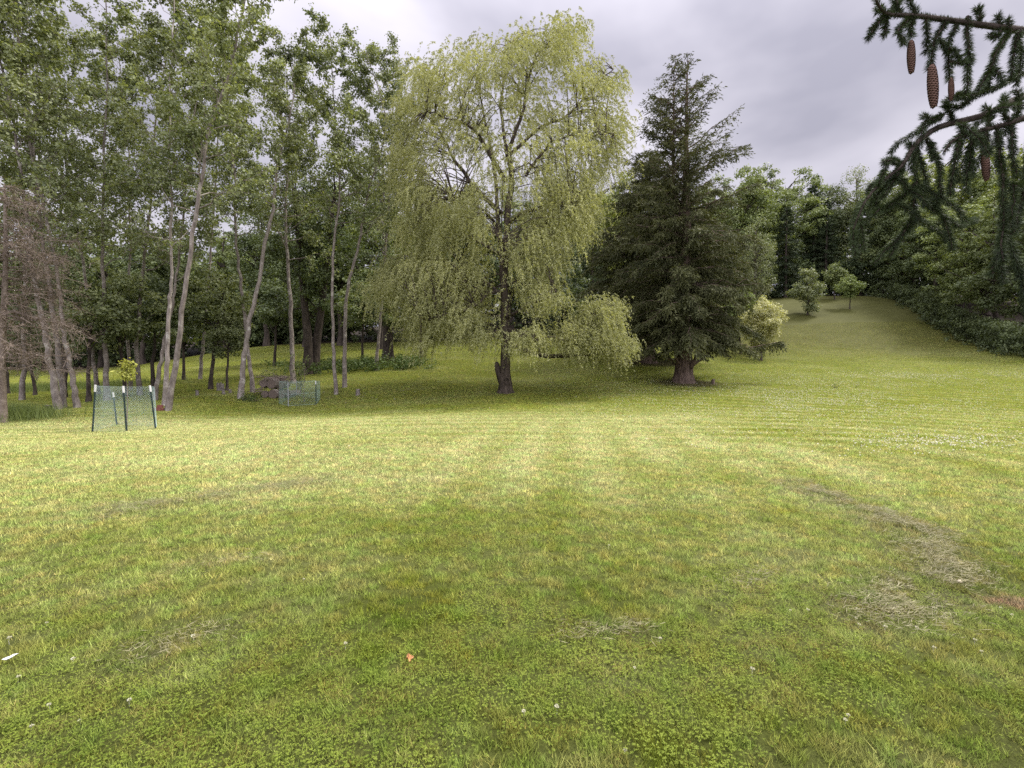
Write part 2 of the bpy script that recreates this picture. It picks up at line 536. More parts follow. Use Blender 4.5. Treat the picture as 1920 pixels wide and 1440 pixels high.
hv = vnoise(x * 9 + 31, y * 9)[:, None] - 0.5
c = c * (1 + hv * np.array([0.35, 0.0, 0.25]))
yl = (RNG.random(n) < 0.04)[:, None]
c = np.where(yl, c * np.array([1.5, 1.25, 1.5]), c)
b = MB()
vv = np.stack([base - sd, base + sd, tip], 1).reshape(-1, 3)
cc = np.stack([c, c, c], 1).reshape(-1, 3)
b.add(vv, t=np.arange(n * 3).reshape(n, 3), col=cc)
tag(b.build('grass', M['blade']), kind='stuff')

# low clover leaves through the nearest lawn
n = 85000
d = 1.6 + 5.6 * RNG.random(n) ** 1.3
x = (RNG.random(n) * 2 - 1) * (1.05 * d + 0.3)
k = fbm(x * 1.1 + 9, d * 1.1, 2) + 0.25 * RNG.random(n) - 0.06 * (d - 2) > 0.52
x, d = x[k], d[k]
n = len(x)
p0 = np.stack([x, d, gz(x, d) + 0.018 + 0.02 * RNG.random(n)], -1)
b = MB()
for q in range(3):
    a = RNG.random(n) * 0.5 + q * 2.094 + (x * 37 % 6.28)
    ax = np.stack([np.cos(a), np.sin(a), 0.25 * (RNG.random(n) - .3)], -1)
    nr_ = np.stack([0.4 * RNG.standard_normal(n), 0.4 * RNG.standard_normal(n), np.ones(n)], -1)
    b.leaves(p0, ax, nr_, 0.0055 + 0.004 * RNG.random(n), 0.006 + 0.002 * RNG.random(n), 0.6)
tag(b.build('clover_leaves', leaf_mat('clover_leaf', (0.085, 0.13, 0.018), (0.29, 0.35, 0.06), 0.35, 2.0, 0.05, vary=0.05)), kind='stuff')

# dried clippings lying in the mower's rows
b = MB()
for pl, w_, s_ in zip(WIND, WW, WS):
    seg = np.linalg.norm(np.diff(pl, axis=0), axis=1)
    tot = seg.sum()
    n = int(tot * 2300 * s_ * (w_ / 0.26))
    t = RNG.random(n) * tot
    cum = np.concatenate([[0], np.cumsum(seg)])
    cx = np.interp(t, cum, pl[:, 0]); cy = np.interp(t, cum, pl[:, 1])
    x = cx + RNG.standard_normal(n) * w_ * 0.55; y = cy + RNG.standard_normal(n) * w_ * 0.55
    k = fbm(x * 4, y * 4, 2) > 0.46
    x, y = x[k], y[k]; n = len(x)
    a = RNG.standard_normal(n) * 0.7
    ax = np.stack([np.cos(a), np.sin(a), 0.25 * RNG.standard_normal(n)], -1)
    pos = np.stack([x, y, gz(x, y) + 0.025 + 0.03 * RNG.random(n)], -1)
    b.leaves(pos, ax, np.tile([0, 0, 1.0], (n, 1)) + 0.5 * RNG.standard_normal((n, 3)), 0.035 + 0.05 * RNG.random(n), 0.0032, 0.5)
tag(b.build('grass_clippings', leaf_mat('dry_clipping', (0.12, 0.11, 0.055), (0.38, 0.35, 0.20), 0.2, 6.0, vary=0.0)), kind='stuff')

# ------------------------------------------------------------------ tree generators
def smooth_path(pts, n):
    pts = np.asarray(pts, float)
    m = len(pts)
    t = np.linspace(0, m - 1, n)
    out = np.empty((n, 3))
    e = np.vstack([2 * pts[0] - pts[1], pts, 2 * pts[-1] - pts[-2]])
    i = np.minimum(t.astype(int), m - 2)
    u = (t - i)[:, None]
    p0, p1, p2, p3 = e[i], e[i + 1], e[i + 2], e[i + 3]
    return 0.5 * (2 * p1 + (p2 - p0) * u + (2 * p0 - 5 * p1 + 4 * p2 - p3) * u ** 2 + (3 * p1 - p0 - 3 * p2 + p3) * u ** 3)


def flare(t, r0, r1, fl=0.55):
    """taper from r0 to r1 with a swollen foot"""
    return (r0 * (1 - t) ** 0.85 + r1) * (1 + fl * np.exp(-t * 28))


def rand_dirs(n):
    return nz(RNG.standard_normal((n, 3)))


def clump_leaves(mb, centers, sig, per, L, W, flat=0.6, up=0.5, droop=0.3, wide=0.45):
    centers = np.asarray(centers)
    m = len(centers)
    c = np.repeat(centers, per, 0)
    s = np.repeat(np.broadcast_to(sig, (m,)), per)[:, None]
    o = rand_dirs(m * per) * (RNG.random((m * per, 1)) ** 0.45)
    o[:, 2] *= flat
    pos = c + o * s
    nrm = nz(o + np.array([0, 0, up]) + 0.45 * RNG.standard_normal(o.shape))
    ax = RNG.standard_normal(o.shape)
    ax[:, 2] -= droop * 2
    ax = nz(ax - (ax * nrm).sum(-1, keepdims=True) * nrm)
    f = 0.7 + 0.6 * RNG.random(m * per)
    mb.leaves(pos, ax, nrm, L * f, W * f, wide)


def limb(a, dirv, length, rise=0.0, n=6, jit=0.06):
    t = np.linspace(0, 1, n)[:, None]
    p = a + dirv * length * t
    p[:, 2] += (rise * length * t ** 2)[:, 0]
    p[1:] += RNG.standard_normal((n - 1, 3)) * jit * length * 0.5
    return p


def poplar(px_pts, d, r0, top, label, crown_px=430, nb=38, blen=2.9, per=12, name='poplar_tree', ddepth=0.0, mat='poplar', leaf=0.108, bark='poplar_bark'):
    """px_pts: the trunk in the photograph from foot upwards; top: height of the tip in metres above the foot"""
    base = ground_pt(px_pts[0][0], d)
    w = [P(px, py, d + ddepth * k) for k, (px, py) in enumerate(px_pts)]
    w[0] = base
    w = np.array(w)
    dr = w[-1] - w[-2]
    dr = dr / dr[2]
    ex = base[2] + top - w[-1, 2]
    if ex > 1:
        w = np.vstack([w, w[-1] + dr * ex * 0.5 + np.array([RNG.normal(0, .25), RNG.normal(0, .25), 0]),
                       w[-1] + dr * ex * 0.85 + np.array([RNG.normal(0, .5), RNG.normal(0, .5), ex * 0.15])])
    path = smooth_path(w, 34) - base
    path[0, 2] = -0.15
    path[2:-1] += RNG.standard_normal((31, 3)) * 0.025
    t = np.linspace(0, 1, 34)
    rad = flare(t, r0 * 0.58, 0.012, .4)
    root = thing(name, base, label, 'tree', 'grey trunked poplars on the left')
    tm, cm = MB(), MB()
    tm.tube(path, rad, 10, 0.10)
    zc = P(px_pts[0][0], crown_px + 105, d)[2] - base[2]
    hh = path[:, 2]
    cents = []
    for k in range(nb):
        u = ((k + RNG.random()) / nb) ** 0.9
        z0 = zc + (hh[-1] - zc) * u
        if u < 0.12 and RNG.random() < 0.3:
            continue
        a = np.array([np.interp(z0, hh, path[:, c]) for c in range(3)])
        rr = np.interp(z0, hh, rad)
        az = k * 2.4 + RNG.normal(0, .5)
        el = RNG.uniform(0.25, 0.85)
        dv = np.array([math.cos(az) * math.cos(el), math.sin(az) * math.cos(el), math.sin(el)])
        Ln = blen * (1 - 0.62 * u) * RNG.uniform(0.65, 1.25)
        bp = limb(a, dv, Ln, RNG.uniform(-0.25, 0.25), 7)
        tm.tube(bp, np.linspace(max(0.012, rr * 0.42), 0.006, 7), 5)
        cents.append(bp[3:])
        for q in range(RNG.integers(7, 12)):
            s = RNG.uniform(0.3, 1.0)
            p0 = np.array([np.interp(s, np.linspace(0, 1, 7), bp[:, c]) for c in range(3)])
            d2 = nz(dv * 0.6 + rand_dirs(1)[0] * 0.9 + np.array([0, 0, 0.1]))
            l2 = Ln * RNG.uniform(0.18, 0.42)
            tp = limb(p0, d2, l2, -0.15, 4)
            tm.tube(tp, np.linspace(0.010, 0.004, 4), 3)
            cents.append(tp[1:])
    cents = np.vstack(cents)
    clump_leaves(cm, cents, RNG.uniform(0.08, 0.34, len(cents)), per - 1, leaf, leaf * 0.85, 0.9, 0.35, 0.6, 0.38)
    tm.build('trunk', M[bark], root, True)
    cm.build('crown', M[mat], root)
    return root


def broadleaf_meshes(H, R, cb, nclump, per, leaf, name, mat, bark, lob=0.35, flat=0.55, csz=(0.8, 1.5), top_pow=1.0, sparse=0.0, stems=1):
    """generic broad-leaved tree, foot at the origin: trunk, limbs and a lumpy crown from height cb to H"""
    tm, cm = MB(), MB()
    for s in range(stems):
        lean = RNG.normal(0, 0.05, 2) * H * (1 if stems == 1 else 1.6)
        n = 12
        t = np.linspace(0, 1, n)
        pth = np.stack([lean[0] * t ** 1.5 + RNG.normal(0, .004 * H, n) * (t > 0), lean[1] * t ** 1.5 + RNG.normal(0, .004 * H, n) * (t > 0), t * H * 0.9 - 0.1], -1)
        tm.tube(pth, flare(t, H * 0.016, 0.01 * H / 10, 0.5), 8, 0.1)
    dirs = rand_dirs(nclump)
    ph = RNG.random(6) * 6.28
    az = np.arctan2(dirs[:, 1], dirs[:, 0])
    lobe = 1 + lob * (np.sin(az * 2 + ph[0]) * 0.4 + np.sin(az * 3 + dirs[:, 2] * 4 + ph[1]) * 0.4 + np.sin(dirs[:, 2] * 7 + ph[2]) * 0.35)
    r = np.minimum(RNG.random(nclump) ** 0.38 * lobe, 1.12)
    cz = (H + cb) / 2
    hz = (H - cb) / 2
    cen = np.stack([dirs[:, 0] * r * R, dirs[:, 1] * r * R, cz + dirs[:, 2] * r * hz], -1)
    tt = np.clip((cen[:, 2] - cb) / (H - cb), 0, 1)
    shr = np.where(tt > 0.5, 1 - (tt - 0.5) ** 2 * 1.3 * top_pow, 1)
    cen[:, :2] *= shr[:, None]
    cen = cen[(cen[:, 2] > cb * 0.75) & (cen[:, 2] < H * 0.985)]
    dn = np.sort(np.linalg.norm(cen[:, None] - cen[None], axis=-1), axis=1)[:, 3]
    cen = cen[dn < np.median(dn) * 1.5]
    sig = RNG.uniform(csz[0], csz[1], len(cen))
    for k in range(0, len(cen), 3):
        z0 = np.clip(cen[k, 2] - np.hypot(cen[k, 0], cen[k, 1]) * RNG.uniform(0.4, 0.9), cb * 0.5, H * 0.85)
        a = np.array([np.interp(z0, pth[:, 2], pth[:, 0]), np.interp(z0, pth[:, 2], pth[:, 1]), z0])
        mid = (a + cen[k]) / 2 + np.array([0, 0, 0.08 * H * RNG.random() * 0.5])
        bp = smooth_path([a, mid, cen[k]], 6)
        tm.tube(bp, np.linspace(H * 0.005, H * 0.0012, 6), 4)
    clump_leaves(cm, cen, sig, per, leaf, leaf * 0.7, flat, 0.7, 0.3)
    return tm.mesh('trunk', M[bark], True), cm.mesh('crown', M[mat])


def conifer_meshes(H, R, cb, nwh, mat, bark, leaf=0.3, droop=0.25, prof=0.85, dens=1.0, width=0.10):
    tm, cm = MB(), MB()
    t = np.linspace(0, 1, 14)
    pth = np.stack([RNG.normal(0, .02, 14), RNG.normal(0, .02, 14), t * H - 0.1], -1)
    tm.tube(pth, flare(t, H * 0.017, 0.012, 0.5), 8, 0.08)
    P0, A0 = [], []
    for k in range(nwh):
        u = (k + 0.5) / nwh
        z0 = cb + (H - cb) * u
        for q in range(RNG.integers(4, 7)):
            az = RNG.random() * 6.28
            Ln = R * (1 - u) ** prof * RNG.uniform(0.65, 1.15) + 0.15
            dv = np.array([math.cos(az), math.sin(az), RNG.uniform(-0.1, 0.25) + 0.3 * u])
            bp = limb(np.array([0, 0, z0 + RNG.normal(0, .1)]), dv, Ln, -droop, 6, 0.03)
            tm.tube(bp, np.linspace(0.02 * Ln / 3 + 0.012, 0.006, 6), 4)
            m = int((10 + 26 * Ln / R) * dens)
            s = 0.12 + 0.88 * RNG.random(m) ** 0.8
            pp = np.stack([np.interp(s, np.linspace(0, 1, 6), bp[:, c]) for c in range(3)], -1)
            sidev = np.array([-dv[1], dv[0], 0])
            sd = RNG.choice([-1, 1], m)[:, None]
            a2 = nz(dv * 0.7 + sidev * sd * RNG.uniform(0.3, 1.2, (m, 1)) + np.array([0, 0, -0.35]) + 0.15 * RNG.standard_normal((m, 3)))
            l2 = (0.16 + 0.14 * Ln * (1 - s * 0.6))
            for f in (0, 0.35, 0.7):
                P0.append(pp + a2 * l2[:, None] * f + 0.05 * RNG.standard_normal((m, 3)))
                A0.append(nz(a2 + 0.35 * RNG.standard_normal((m, 3))))
    P0, A0 = np.vstack(P0), np.vstack(A0)
    nr_ = np.array([0, 0, 1.0]) + 0.6 * RNG.standard_normal(P0.shape)
    f = RNG.uniform(0.7, 1.3, len(P0))
    cm.leaves(P0, A0, nr_, leaf * f, width * f, 0.4)
    return tm.mesh('trunk', M[bark], True), cm.mesh('crown', M[mat])


def place(meshes, name, loc, label, cat='tree', group=None, scale=1.0, mat=None, rot=None, sz=None):
    root = thing(name, loc, label, cat, group)
    root.rotation_euler.z = RNG.random() * 6.28 if rot is None else rot
    root.scale = (scale, scale, scale * (sz or 1.0))
    for nm, me in zip(('trunk', 'crown'), meshes):
        o = bpy.data.objects.new(nm, me)
        COL.objects.link(o)
        o.parent = root
        if nm == 'crown' and mat:
            o.material_slots[0].link = 'OBJECT'
            o.material_slots[0].material = M[mat]
    return root


# ------------------------------------------------------------------ the poplars on the left
poplar([(313, 768), (333, 650), (347, 550), (358, 467), (370, 383), (382, 310), (393, 233), (422, 160), (443, 90), (460, 0)], 20, 0.145, 19,
       'tall grey poplar leaning right whose foot stands by the red bricks', 330, 44, 3.0, 16)
poplar([(308, 752), (313, 667), (317, 567), (322, 470)], 21.5, 0.15, 19, 'pale barked poplar right behind the leaning poplar by the bricks', 430, bark='pale_bark')
poplar([(289, 735), (303, 667), (320, 587), (333, 500)], 23, 0.14, 18, 'slim poplar leaning right behind the right post of the big mesh cage', 430)
poplar([(108, 769), (90, 660), (72, 560), (55, 450)], 20, 0.19, 18, 'poplar leaning hard left beside the dark low stump', 400, 40, 3.0)
poplar([(117, 766), (108, 650), (92, 530), (78, 440)], 20.5, 0.16, 19, 'left leaning poplar sharing its foot with the hardest leaning one', 400)
poplar([(144, 765), (132, 690), (118, 610), (104, 500)], 20.5, 0.16, 20, 'poplar leaning left midway between the dark stump and the mesh cage', 420)
poplar([(200, 742), (197, 640), (195, 567), (192, 440)], 23, 0.17, 20, 'straight upright poplar rising behind the left half of the mesh cage', 420, 42, 3.0)
poplar([(183, 738), (168, 620), (160, 520)], 26, 0.15, 18, 'darker poplar just left of the upright one behind the cage', 420)
poplar([(262, 738), (256, 650), (262, 560), (272, 470), (282, 380)], 25, 0.16, 20, 'poplar behind the cage sapling bending right higher up', 410)
poplar([(245, 728), (240, 640), (242, 520)], 28, 0.13, 19, 'thin poplar in the shade directly behind the caged sapling', 400)
poplar([(450, 743), (457, 683), (463, 633), (480, 550), (497, 457), (510, 400), (517, 343), (527, 287)], 25, 0.20, 17,
       'pale poplar with white blotched bark leaning right, left of the log heap', 300, 34, 2.6, bark='pale_bark')
poplar([(474, 732), (467, 667), (457, 583), (448, 500), (440, 400), (439, 333)], 27, 0.16, 18, 'poplar leaning left and crossing the pale blotched one', 340, 36, 2.8)
poplar([(550, 712), (547, 633), (542, 533), (535, 400)], 30, 0.23, 18.5, 'stout straight poplar behind the small mesh cage', 390, 44, 3.4)
poplar([(630, 739), (625, 633), (623, 533), (632, 400), (637, 340)], 27, 0.14, 18, 'slim left stem of the poplar pair beside the grey stump post', 330, 40, 2.7)
poplar([(646, 730), (647, 617), (653, 533), (670, 467), (683, 400), (690, 360)], 28.5, 0.17, 18.0, 'right stem of the poplar pair bending towards the willow', 340, 44, 3.2)
poplar([(40, 740), (45, 600), (50, 480)], 24, 0.15, 20, 'poplar half hidden behind the brown twigs at far left', 380)
poplar([(-40, 745), (-50, 600), (-45, 480)], 23, 0.16, 20, 'poplar whose leafy top fills the upper left corner', 380)
poplar([(375, 725), (385, 600), (395, 480)], 33, 0.15, 22, 'farther poplar seen between the leaning one and the blotched one', 330, 44, 3.4)
poplar([(705, 700), (712, 600), (722, 480)], 35, 0.18, 21, 'leafy poplar behind the willow at its left flank', 420, 48, 3.8)

# ------------------------------------------------------------------ weeping willow
WD = 26.0
wb = ground_pt(948, WD)
willow = thing('willow_tree', wb, 'big yellow green weeping willow with dark trunk in the middle of the lawn', 'tree')


def wp(px, py, dy=0.0):
    return P(px, py, WD + dy) - wb


tm, cm = MB(), MB()
limbs = []


def wl(pts, r0, r1, n=14, sides=8):
    p = smooth_path([wp(*q) for q in pts], n)
    p[1:-1] += RNG.standard_normal((n - 2, 3)) * 0.03
    tm.tube(p, np.linspace(r0, r1, n), sides, 0.12)
    limbs.append(p)
    return p


tr = smooth_path([np.array([0, 0, -0.2]), wp(948, 715), wp(947, 690), wp(948, 640), wp(945, 540)], 20)
tm.tube(tr, np.interp(np.linspace(0, 1, 20), [0, .06, .12, .3, 1], [0.64, 0.47, 0.37, 0.29, 0.19]), 14, 0.14)
limbs.append(tr)
tm.tube(smooth_path([wp(944, 722), wp(938, 705), wp(933, 690), wp(931, 678)], 8), [0.22, 0.2, 0.19, 0.17, 0.16, 0.15, 0.13, 0.05], 8, 0.2)
# old pruning scar: a raised ring on the trunk facing the lawn
th = np.linspace(0, 2 * np.pi, 15)
ring = np.array([[0.11 * np.cos(a) + 0.10, -0.43 + 0.03 * abs(np.cos(a)), 0.60 + 0.17 * np.sin(a)] for a in th])
tm.tube(ring, 0.045, 6, 0.2)
wl([(945, 545), (940, 490), (936, 430), (932, 360), (925, 300, 1), (905, 210, 2), (900, 150, 2)], 0.15, 0.03)
wl([(945, 545), (948, 450), (953, 390), (960, 340), (955, 300), (948, 272)], 0.18, 0.11)
wl([(952, 290), (973, 230), (982, 200), (990, 150), (1010, 100), (1045, 60)], 0.10, 0.02)
wl([(955, 290), (1007, 243), (1057, 220), (1090, 190), (1130, 145), (1150, 130)], 0.09, 0.02)
wl([(985, 330, -1), (1017, 285, -1), (1040, 262, -1), (1100, 255, -1.5), (1150, 250, -2)], 0.08, 0.02)
wl([(948, 340), (917, 285, -1), (897, 253, -1), (870, 230, -1.5), (840, 222, -2), (800, 210, -2)], 0.12, 0.02)
wl([(940, 400), (890, 350, 1), (853, 300, 1), (833, 263, 1), (812, 225, 1.5), (795, 170, 1.5)], 0.12, 0.02)
wl([(950, 430), (967, 405, -1), (987, 400, -1.5), (1030, 385, -2), (1070, 390, -3)], 0.10, 0.02)
wl([(938, 440), (918, 405, -1), (890, 385, -2), (850, 370, -3)], 0.09, 0.02)
wl([(944, 545), (913, 553, -1), (887, 577, -2), (840, 590, -3), (790, 600, -3.5)], 0.09, 0.02)
wl([(946, 560), (900, 520, 1.5), (850, 500, 3), (780, 500, 4)], 0.10, 0.02)
wl([(947, 600), (985, 575, -1.5), (1020, 560, -3), (1045, 555, -3.5)], 0.09, 0.02)
wl([(948, 640), (1000, 662, -.5), (1050, 668, -1), (1090, 645, -1.2), (1120, 610, -1.5), (1140, 580, -1.5)], 0.15, 0.03)
wl([(1050, 668, -1), (1100, 665, -1.2), (1150, 660, -1.5), (1180, 665, -1.6)], 0.09, 0.02)
wl([(947, 620), (990, 635, -2), (1005, 640, -3)], 0.06, 0.02)
wl([(951, 300), (940, 200, 1.5), (950, 120, 2), (960, 80, 2)], 0.09, 0.015)
wl([(945, 480), (1000, 470, 2), (1060, 430, 3.5), (1090, 400, 4)], 0.10, 0.02)
wl([(945, 480), (890, 450, 3), (830, 420, 4.5)], 0.10, 0.02)
wl([(945, 500), (950, 470, -2.5), (940, 450, -4)], 0.08, 0.02)
blobs = [  # centre px, radii px, bough count
    (900, 115, 70, 36, 40), (1000, 100, 55, 42, 40), (1058, 72, 30, 36, 24), (810, 140, 38, 28, 26), (1095, 145, 42, 36, 28), (1142, 150, 20, 24, 12),
    (950, 165, 80, 34, 36), (825, 195, 48, 40, 26), (765, 235, 22, 80, 30), (1085, 220, 60, 30, 28), (1148, 235, 22, 45, 22), (1000, 205, 45, 30, 16),
    (885, 215, 40, 28, 14), (780, 330, 38, 60, 44), (757, 300, 16, 60, 14), (1060, 325, 60, 32, 46), (990, 310, 40, 22, 12), (850, 385, 78, 42, 60),
    (1040, 395, 68, 55, 84), (893, 430, 40, 40, 24), (800, 425, 50, 50, 60), (1085, 390, 30, 50, 34),
    (900, 262, 60, 34, 20), (835, 270, 40, 36, 16), (1060, 268, 60, 26, 24), (990, 262, 40, 26, 9), (925, 335, 40, 40, 14), (1130, 290, 30, 30, 14),
    (1062, 48, 12, 14, 8), (700, 545, 10, 30, 6), (1140, 300, 20, 30, 10),
    (770, 520, 50, 45, 56), (850, 520, 70, 50, 70), (1000, 470, 55, 45, 60), (735, 525, 18, 40, 24), (895, 570, 45, 35, 30), (830, 585, 60, 30, 54),
    (990, 632, 34, 16, 40), (785, 600, 26, 30, 26), (860, 615, 30, 20, 20), (1015, 545, 36, 30, 34), (905, 630, 28, 14, 14), (800, 640, 14, 14, 8),
    (1118, 595, 34, 30, 52), (1095, 632, 40, 22, 46), (1150, 645, 26, 16, 34), (1068, 625, 20, 26, 22), (1138, 570, 16, 10, 14)]
lp = np.vstack(limbs)
for (cx, cy, rx, ry, nb) in blobs:
    right = cx > 1050 and cy > 560
    for k in range(int(nb * (1.4 if cy > 300 else 1.35))):
        a = RNG.random() * 6.28
        rr = math.sqrt(RNG.random())
        px, py = cx + rx * rr * math.cos(a), cy + ry * rr * math.sin(a)
        if right:
            dy = -1.4 + RNG.uniform(-1.6, 1.6)
        else:
            u = min(0.97, abs(px - 945) / 235.0)
            dy = RNG.uniform(-1, 1) * math.sqrt(1 - u * u) * (5.2 if py > 250 else 3.8)
        c0 = wp(px, py, dy)
        if RNG.random() < 0.42:
            dl = lp - c0
            cost = (dl ** 2).sum(1) + np.where(dl[:, 2] > 0.2, 6, 0)
            a0 = lp[np.argmin(cost)]
            if np.linalg.norm(a0 - c0) < 4.5:
                mid = (a0 + c0) / 2 + np.array([0, 0, 0.15 * np.linalg.norm(a0 - c0)])
                tm.tube(smooth_path([a0, mid, c0], 7), np.linspace(0.028, 0.008, 7), 4)
        low = py > 300
        br_ = RNG.random()
        ns = RNG.integers(7, 11) if low else RNG.integers(10, 15)
        out = c0.copy(); out[2] = 0
        out = nz(out + 0.6 * RNG.standard_normal(3))
        for s in range(ns):
            st = c0 + RNG.standard_normal(3) * np.array([0.38, 0.38, 0.22])
            ln = RNG.uniform(0.5, 1.35) * (0.8 if py > 560 else 1.0) if low else RNG.uniform(0.35, 0.95)
            if right: ln = RNG.uniform(0.4, 1.0)
            m = int(ln * (32 if low else 36))
            t = np.sort(RNG.random(m))
            dv = nz(out * (0.35 if low else 0.6) + 0.5 * RNG.standard_normal(3) * (0.5 if low else 0.9))
            arch = (t * 0.5)[:, None] * dv[None] * min(ln, 0.9)
            pos = st + arch
            pos[:, 2] += 0.18 * np.sin(np.clip(t * 2.2, 0, 3.14)) - (t ** 1.4) * ln * (1.0 if low else 0.75)
            zmin = 1.35 if not right else 0.75
            pos = pos[pos[:, 2] > zmin - 0.35 * RNG.random()]
            m = len(pos)
            if m == 0: continue
            ax = np.stack([0.75 * RNG.standard_normal(m), 0.75 * RNG.standard_normal(m), -0.9 + 0.35 * RNG.standard_normal(m)], -1)
            cm.leaves(pos, ax, RNG.standard_normal((m, 3)) + np.array([0.2, -0.5, 0.5]), RNG.uniform(0.07, 0.14, m), RNG.uniform(0.024, 0.042, m), 0.4, 0.55 * br_ + 0.45 * RNG.random(m))
tm.build('trunk', M['willow_bark'], willow, True)
cm.build('crown', M['willow'], willow)


# ------------------------------------------------------------------ the two big spruces
def big_spruce(px, d, top_py, prof, label, name, z_first, dens=1.0, seed_branches=(), sparse_py=380, r0=0.46, twin=0.0):
    base = ground_pt(px, d)
    root = thing(name, base, label, 'tree', 'large dark spruces right of the willow')
    H = P(px, top_py, d)[2] - base[2]
    tm, cm = MB(), MB()
    t = np.linspace(0, 1, 30)
    pth = np.stack([RNG.normal(0, .02, 30), RNG.normal(0, .02, 30), -0.15 + t * (H + 0.1)], -1)
    tm.tube(pth, (r0 * (1 - t) ** 1.0 + 0.012) * (1 + 0.55 * np.exp(-t * 34)), 14, 0.14)
    ppm = F / d
    pys = np.array([p[0] for p in prof], float)
    hw = np.array([p[1] for p in prof], float) / ppm
    zp = np.array([P(px, q, d)[2] - base[2] for q in pys])
    o = np.argsort(zp)
    zp, hw = zp[o], hw[o]
    zs = P(px, sparse_py, d)[2] - base[2]
    z = z_first
    if twin:
        q = np.linspace(0, 1, 14)[:, None]
        z_a = zs - 1.5
        tw = np.hstack([twin * np.clip(q * 4, 0, 1), 0.1 * q, z_a + (H * .965 - z_a) * q])
        tm.tube(tw, np.linspace(.13, .012, 14), 7, .1)
    P0, A0 = [], []

    def dress(bp, dv, Ln, k_dens, hang):
        m = max(4, int(Ln * 18 * k_dens))
        s = 0.03 + 0.97 * RNG.random(m) ** 0.85
        pp = np.stack([np.interp(s, np.linspace(0, 1, len(bp)), bp[:, c]) for c in range(3)], -1)
        sdv = nz(np.array([-dv[1], dv[0], 0.0]))
        sd = RNG.choice([-1, 1], m)[:, None]
        a2 = nz(dv * 0.6 + sdv * sd * RNG.uniform(0.1, 1.0, (m, 1)) + np.array([0, 0, -hang]) * RNG.uniform(0.3, 1.2, (m, 1)) + 0.15 * RNG.standard_normal((m, 3)))
        l2 = RNG.uniform(0.25, 0.75, m) * min(1.0, 0.35 + Ln / 4)
        for f in np.arange(0, 1.0, 0.17):
            P0.append(pp + a2 * (l2 * f)[:, None] + np.array([0, 0, -1]) * (0.25 * l2 * f * f)[:, None] + 0.025 * RNG.standard_normal((m, 3)))
            A0.append(nz(a2 + np.array([0, 0, -0.3]) + 0.4 * RNG.standard_normal((m, 3))))

    while z < H - 0.15:
        u = z / H
        R = np.interp(z, zp, hw)
        top = z > zs
        nb = int(np.interp(z, [0.5 * zs, zs, zs + 4], [8, 5.5, 4.2]) + RNG.uniform(-.5, 1.2))
        for q in range(nb):
            az = RNG.random() * 6.28
            Ln = R * RNG.uniform(0.6, 1.12)
            if top: Ln = R * RNG.uniform(0.72, 1.08)
            rise = float(np.interp(z, [0.15 * zs, zs * .8, zs + 2], [-.05, .3, .75]))
            dv = np.array([math.cos(az), math.sin(az), rise + RNG.normal(0, .07)])
            dv = dv / math.hypot(dv[0], dv[1])
            sx = twin if (twin and top and RNG.random() < .5) else 0.0
            bp = limb(np.array([sx * min(1, (z - zs) / 2.0 + .4), 0, z]), dv, Ln * (1 - .25 * (sx != 0)), RNG.uniform(-.5, -.12) if not top else -0.12, 9, 0.045)
            tm.tube(bp, np.linspace(0.014 + 0.011 * Ln, 0.005, 9), 4)
            if top:
                fade = np.interp(z, [zs, zs + 2, zs + 6], [1.5, 0.8, 0.6])
                dress(bp, dv, Ln, fade * dens, 0.5)
            else:
                dress(bp, dv, Ln, np.interp(z, [0.45 * zs, zs], [2.0, 1.5]) * dens, RNG.uniform(.5, 1.1))
        z += RNG.uniform(0.20, 0.32)
    for pts, rr, k in seed_branches:
        bp = smooth_path([P(*p) - base for p in pts], 14)
        tm.tube(bp, np.linspace(rr, 0.012, 14), 7, 0.1)
        dv = nz(bp[-1] - bp[5])
        if k > 0:
            for rep in range(2):
                dress(bp[5:], dv, np.linalg.norm(bp[-1] - bp[5]), k, 0.9)
    P0, A0 = np.vstack(P0), np.vstack(A0)
    keep = P0[:, 2] > 1.3
    P0, A0 = P0[keep], A0[keep]
    f = RNG.uniform(0.7, 1.4, len(P0))
    cm.leaves(P0, A0, np.array([0, -0.2, 0.7]) + RNG.standard_normal(P0.shape), 0.16 * f, 0.048 * f, 0.4)
    tm.build('trunk', M['spruce_bark'], root, True)
    cm.build('crown', M['spruce'], root)
    return root


D1 = 30.0
big_spruce(1283, D1, 98, [(98, 3), (130, 20), (200, 56), (260, 84), (320, 102), (380, 116), (440, 122), (520, 130), (600, 126), (650, 95), (680, 60)],
           'tall conical spruce with thin see-through top and curved low limbs', 'spruce_tree', 2.6, 1.0,
           [([(1290, 692, D1), (1298, 685, D1 - .5), (1308, 660, D1 - .7), (1316, 630, D1 - .8), (1325, 600, D1 - .9)], 0.15, 1.2),
            ([(1290, 690, D1), (1305, 680, D1 + .3), (1322, 668, D1 + .5), (1335, 650, D1 + .6), (1360, 635, D1 + .6)], 0.12, 1.2),
            ([(1330, 655, D1 + .6), (1370, 648, D1 + .3), (1400, 652, D1), (1440, 645, D1 - .1), (1466, 640, D1 - .2)], 0.05, 2.2),
            ([(1278, 687, D1), (1266, 668, D1 - .6), (1262, 640, D1 - .8), (1255, 600, D1 - .9)], 0.09, 1.2),
            ([(1275, 675, D1), (1250, 672, D1 - .2), (1230, 662, D1 - .3), (1205, 640, D1 - .3)], 0.08, 1.4),
            ([(1275, 690, D1), (1262, 680, D1 + .4), (1252, 660, D1 + .5), (1245, 630, D1 + .6)], 0.06, 1.0)], twin=-0.75)
D2 = 38.0
big_spruce(1215, D2, 285, [(285, 8), (320, 45), (380, 80), (450, 112), (540, 138), (600, 132), (640, 110), (660, 70)],
           'broad dark spruce half hidden behind the conical spruce and the willow', 'spruce_tree', 2.2, 0.85, (), 300, 0.5)

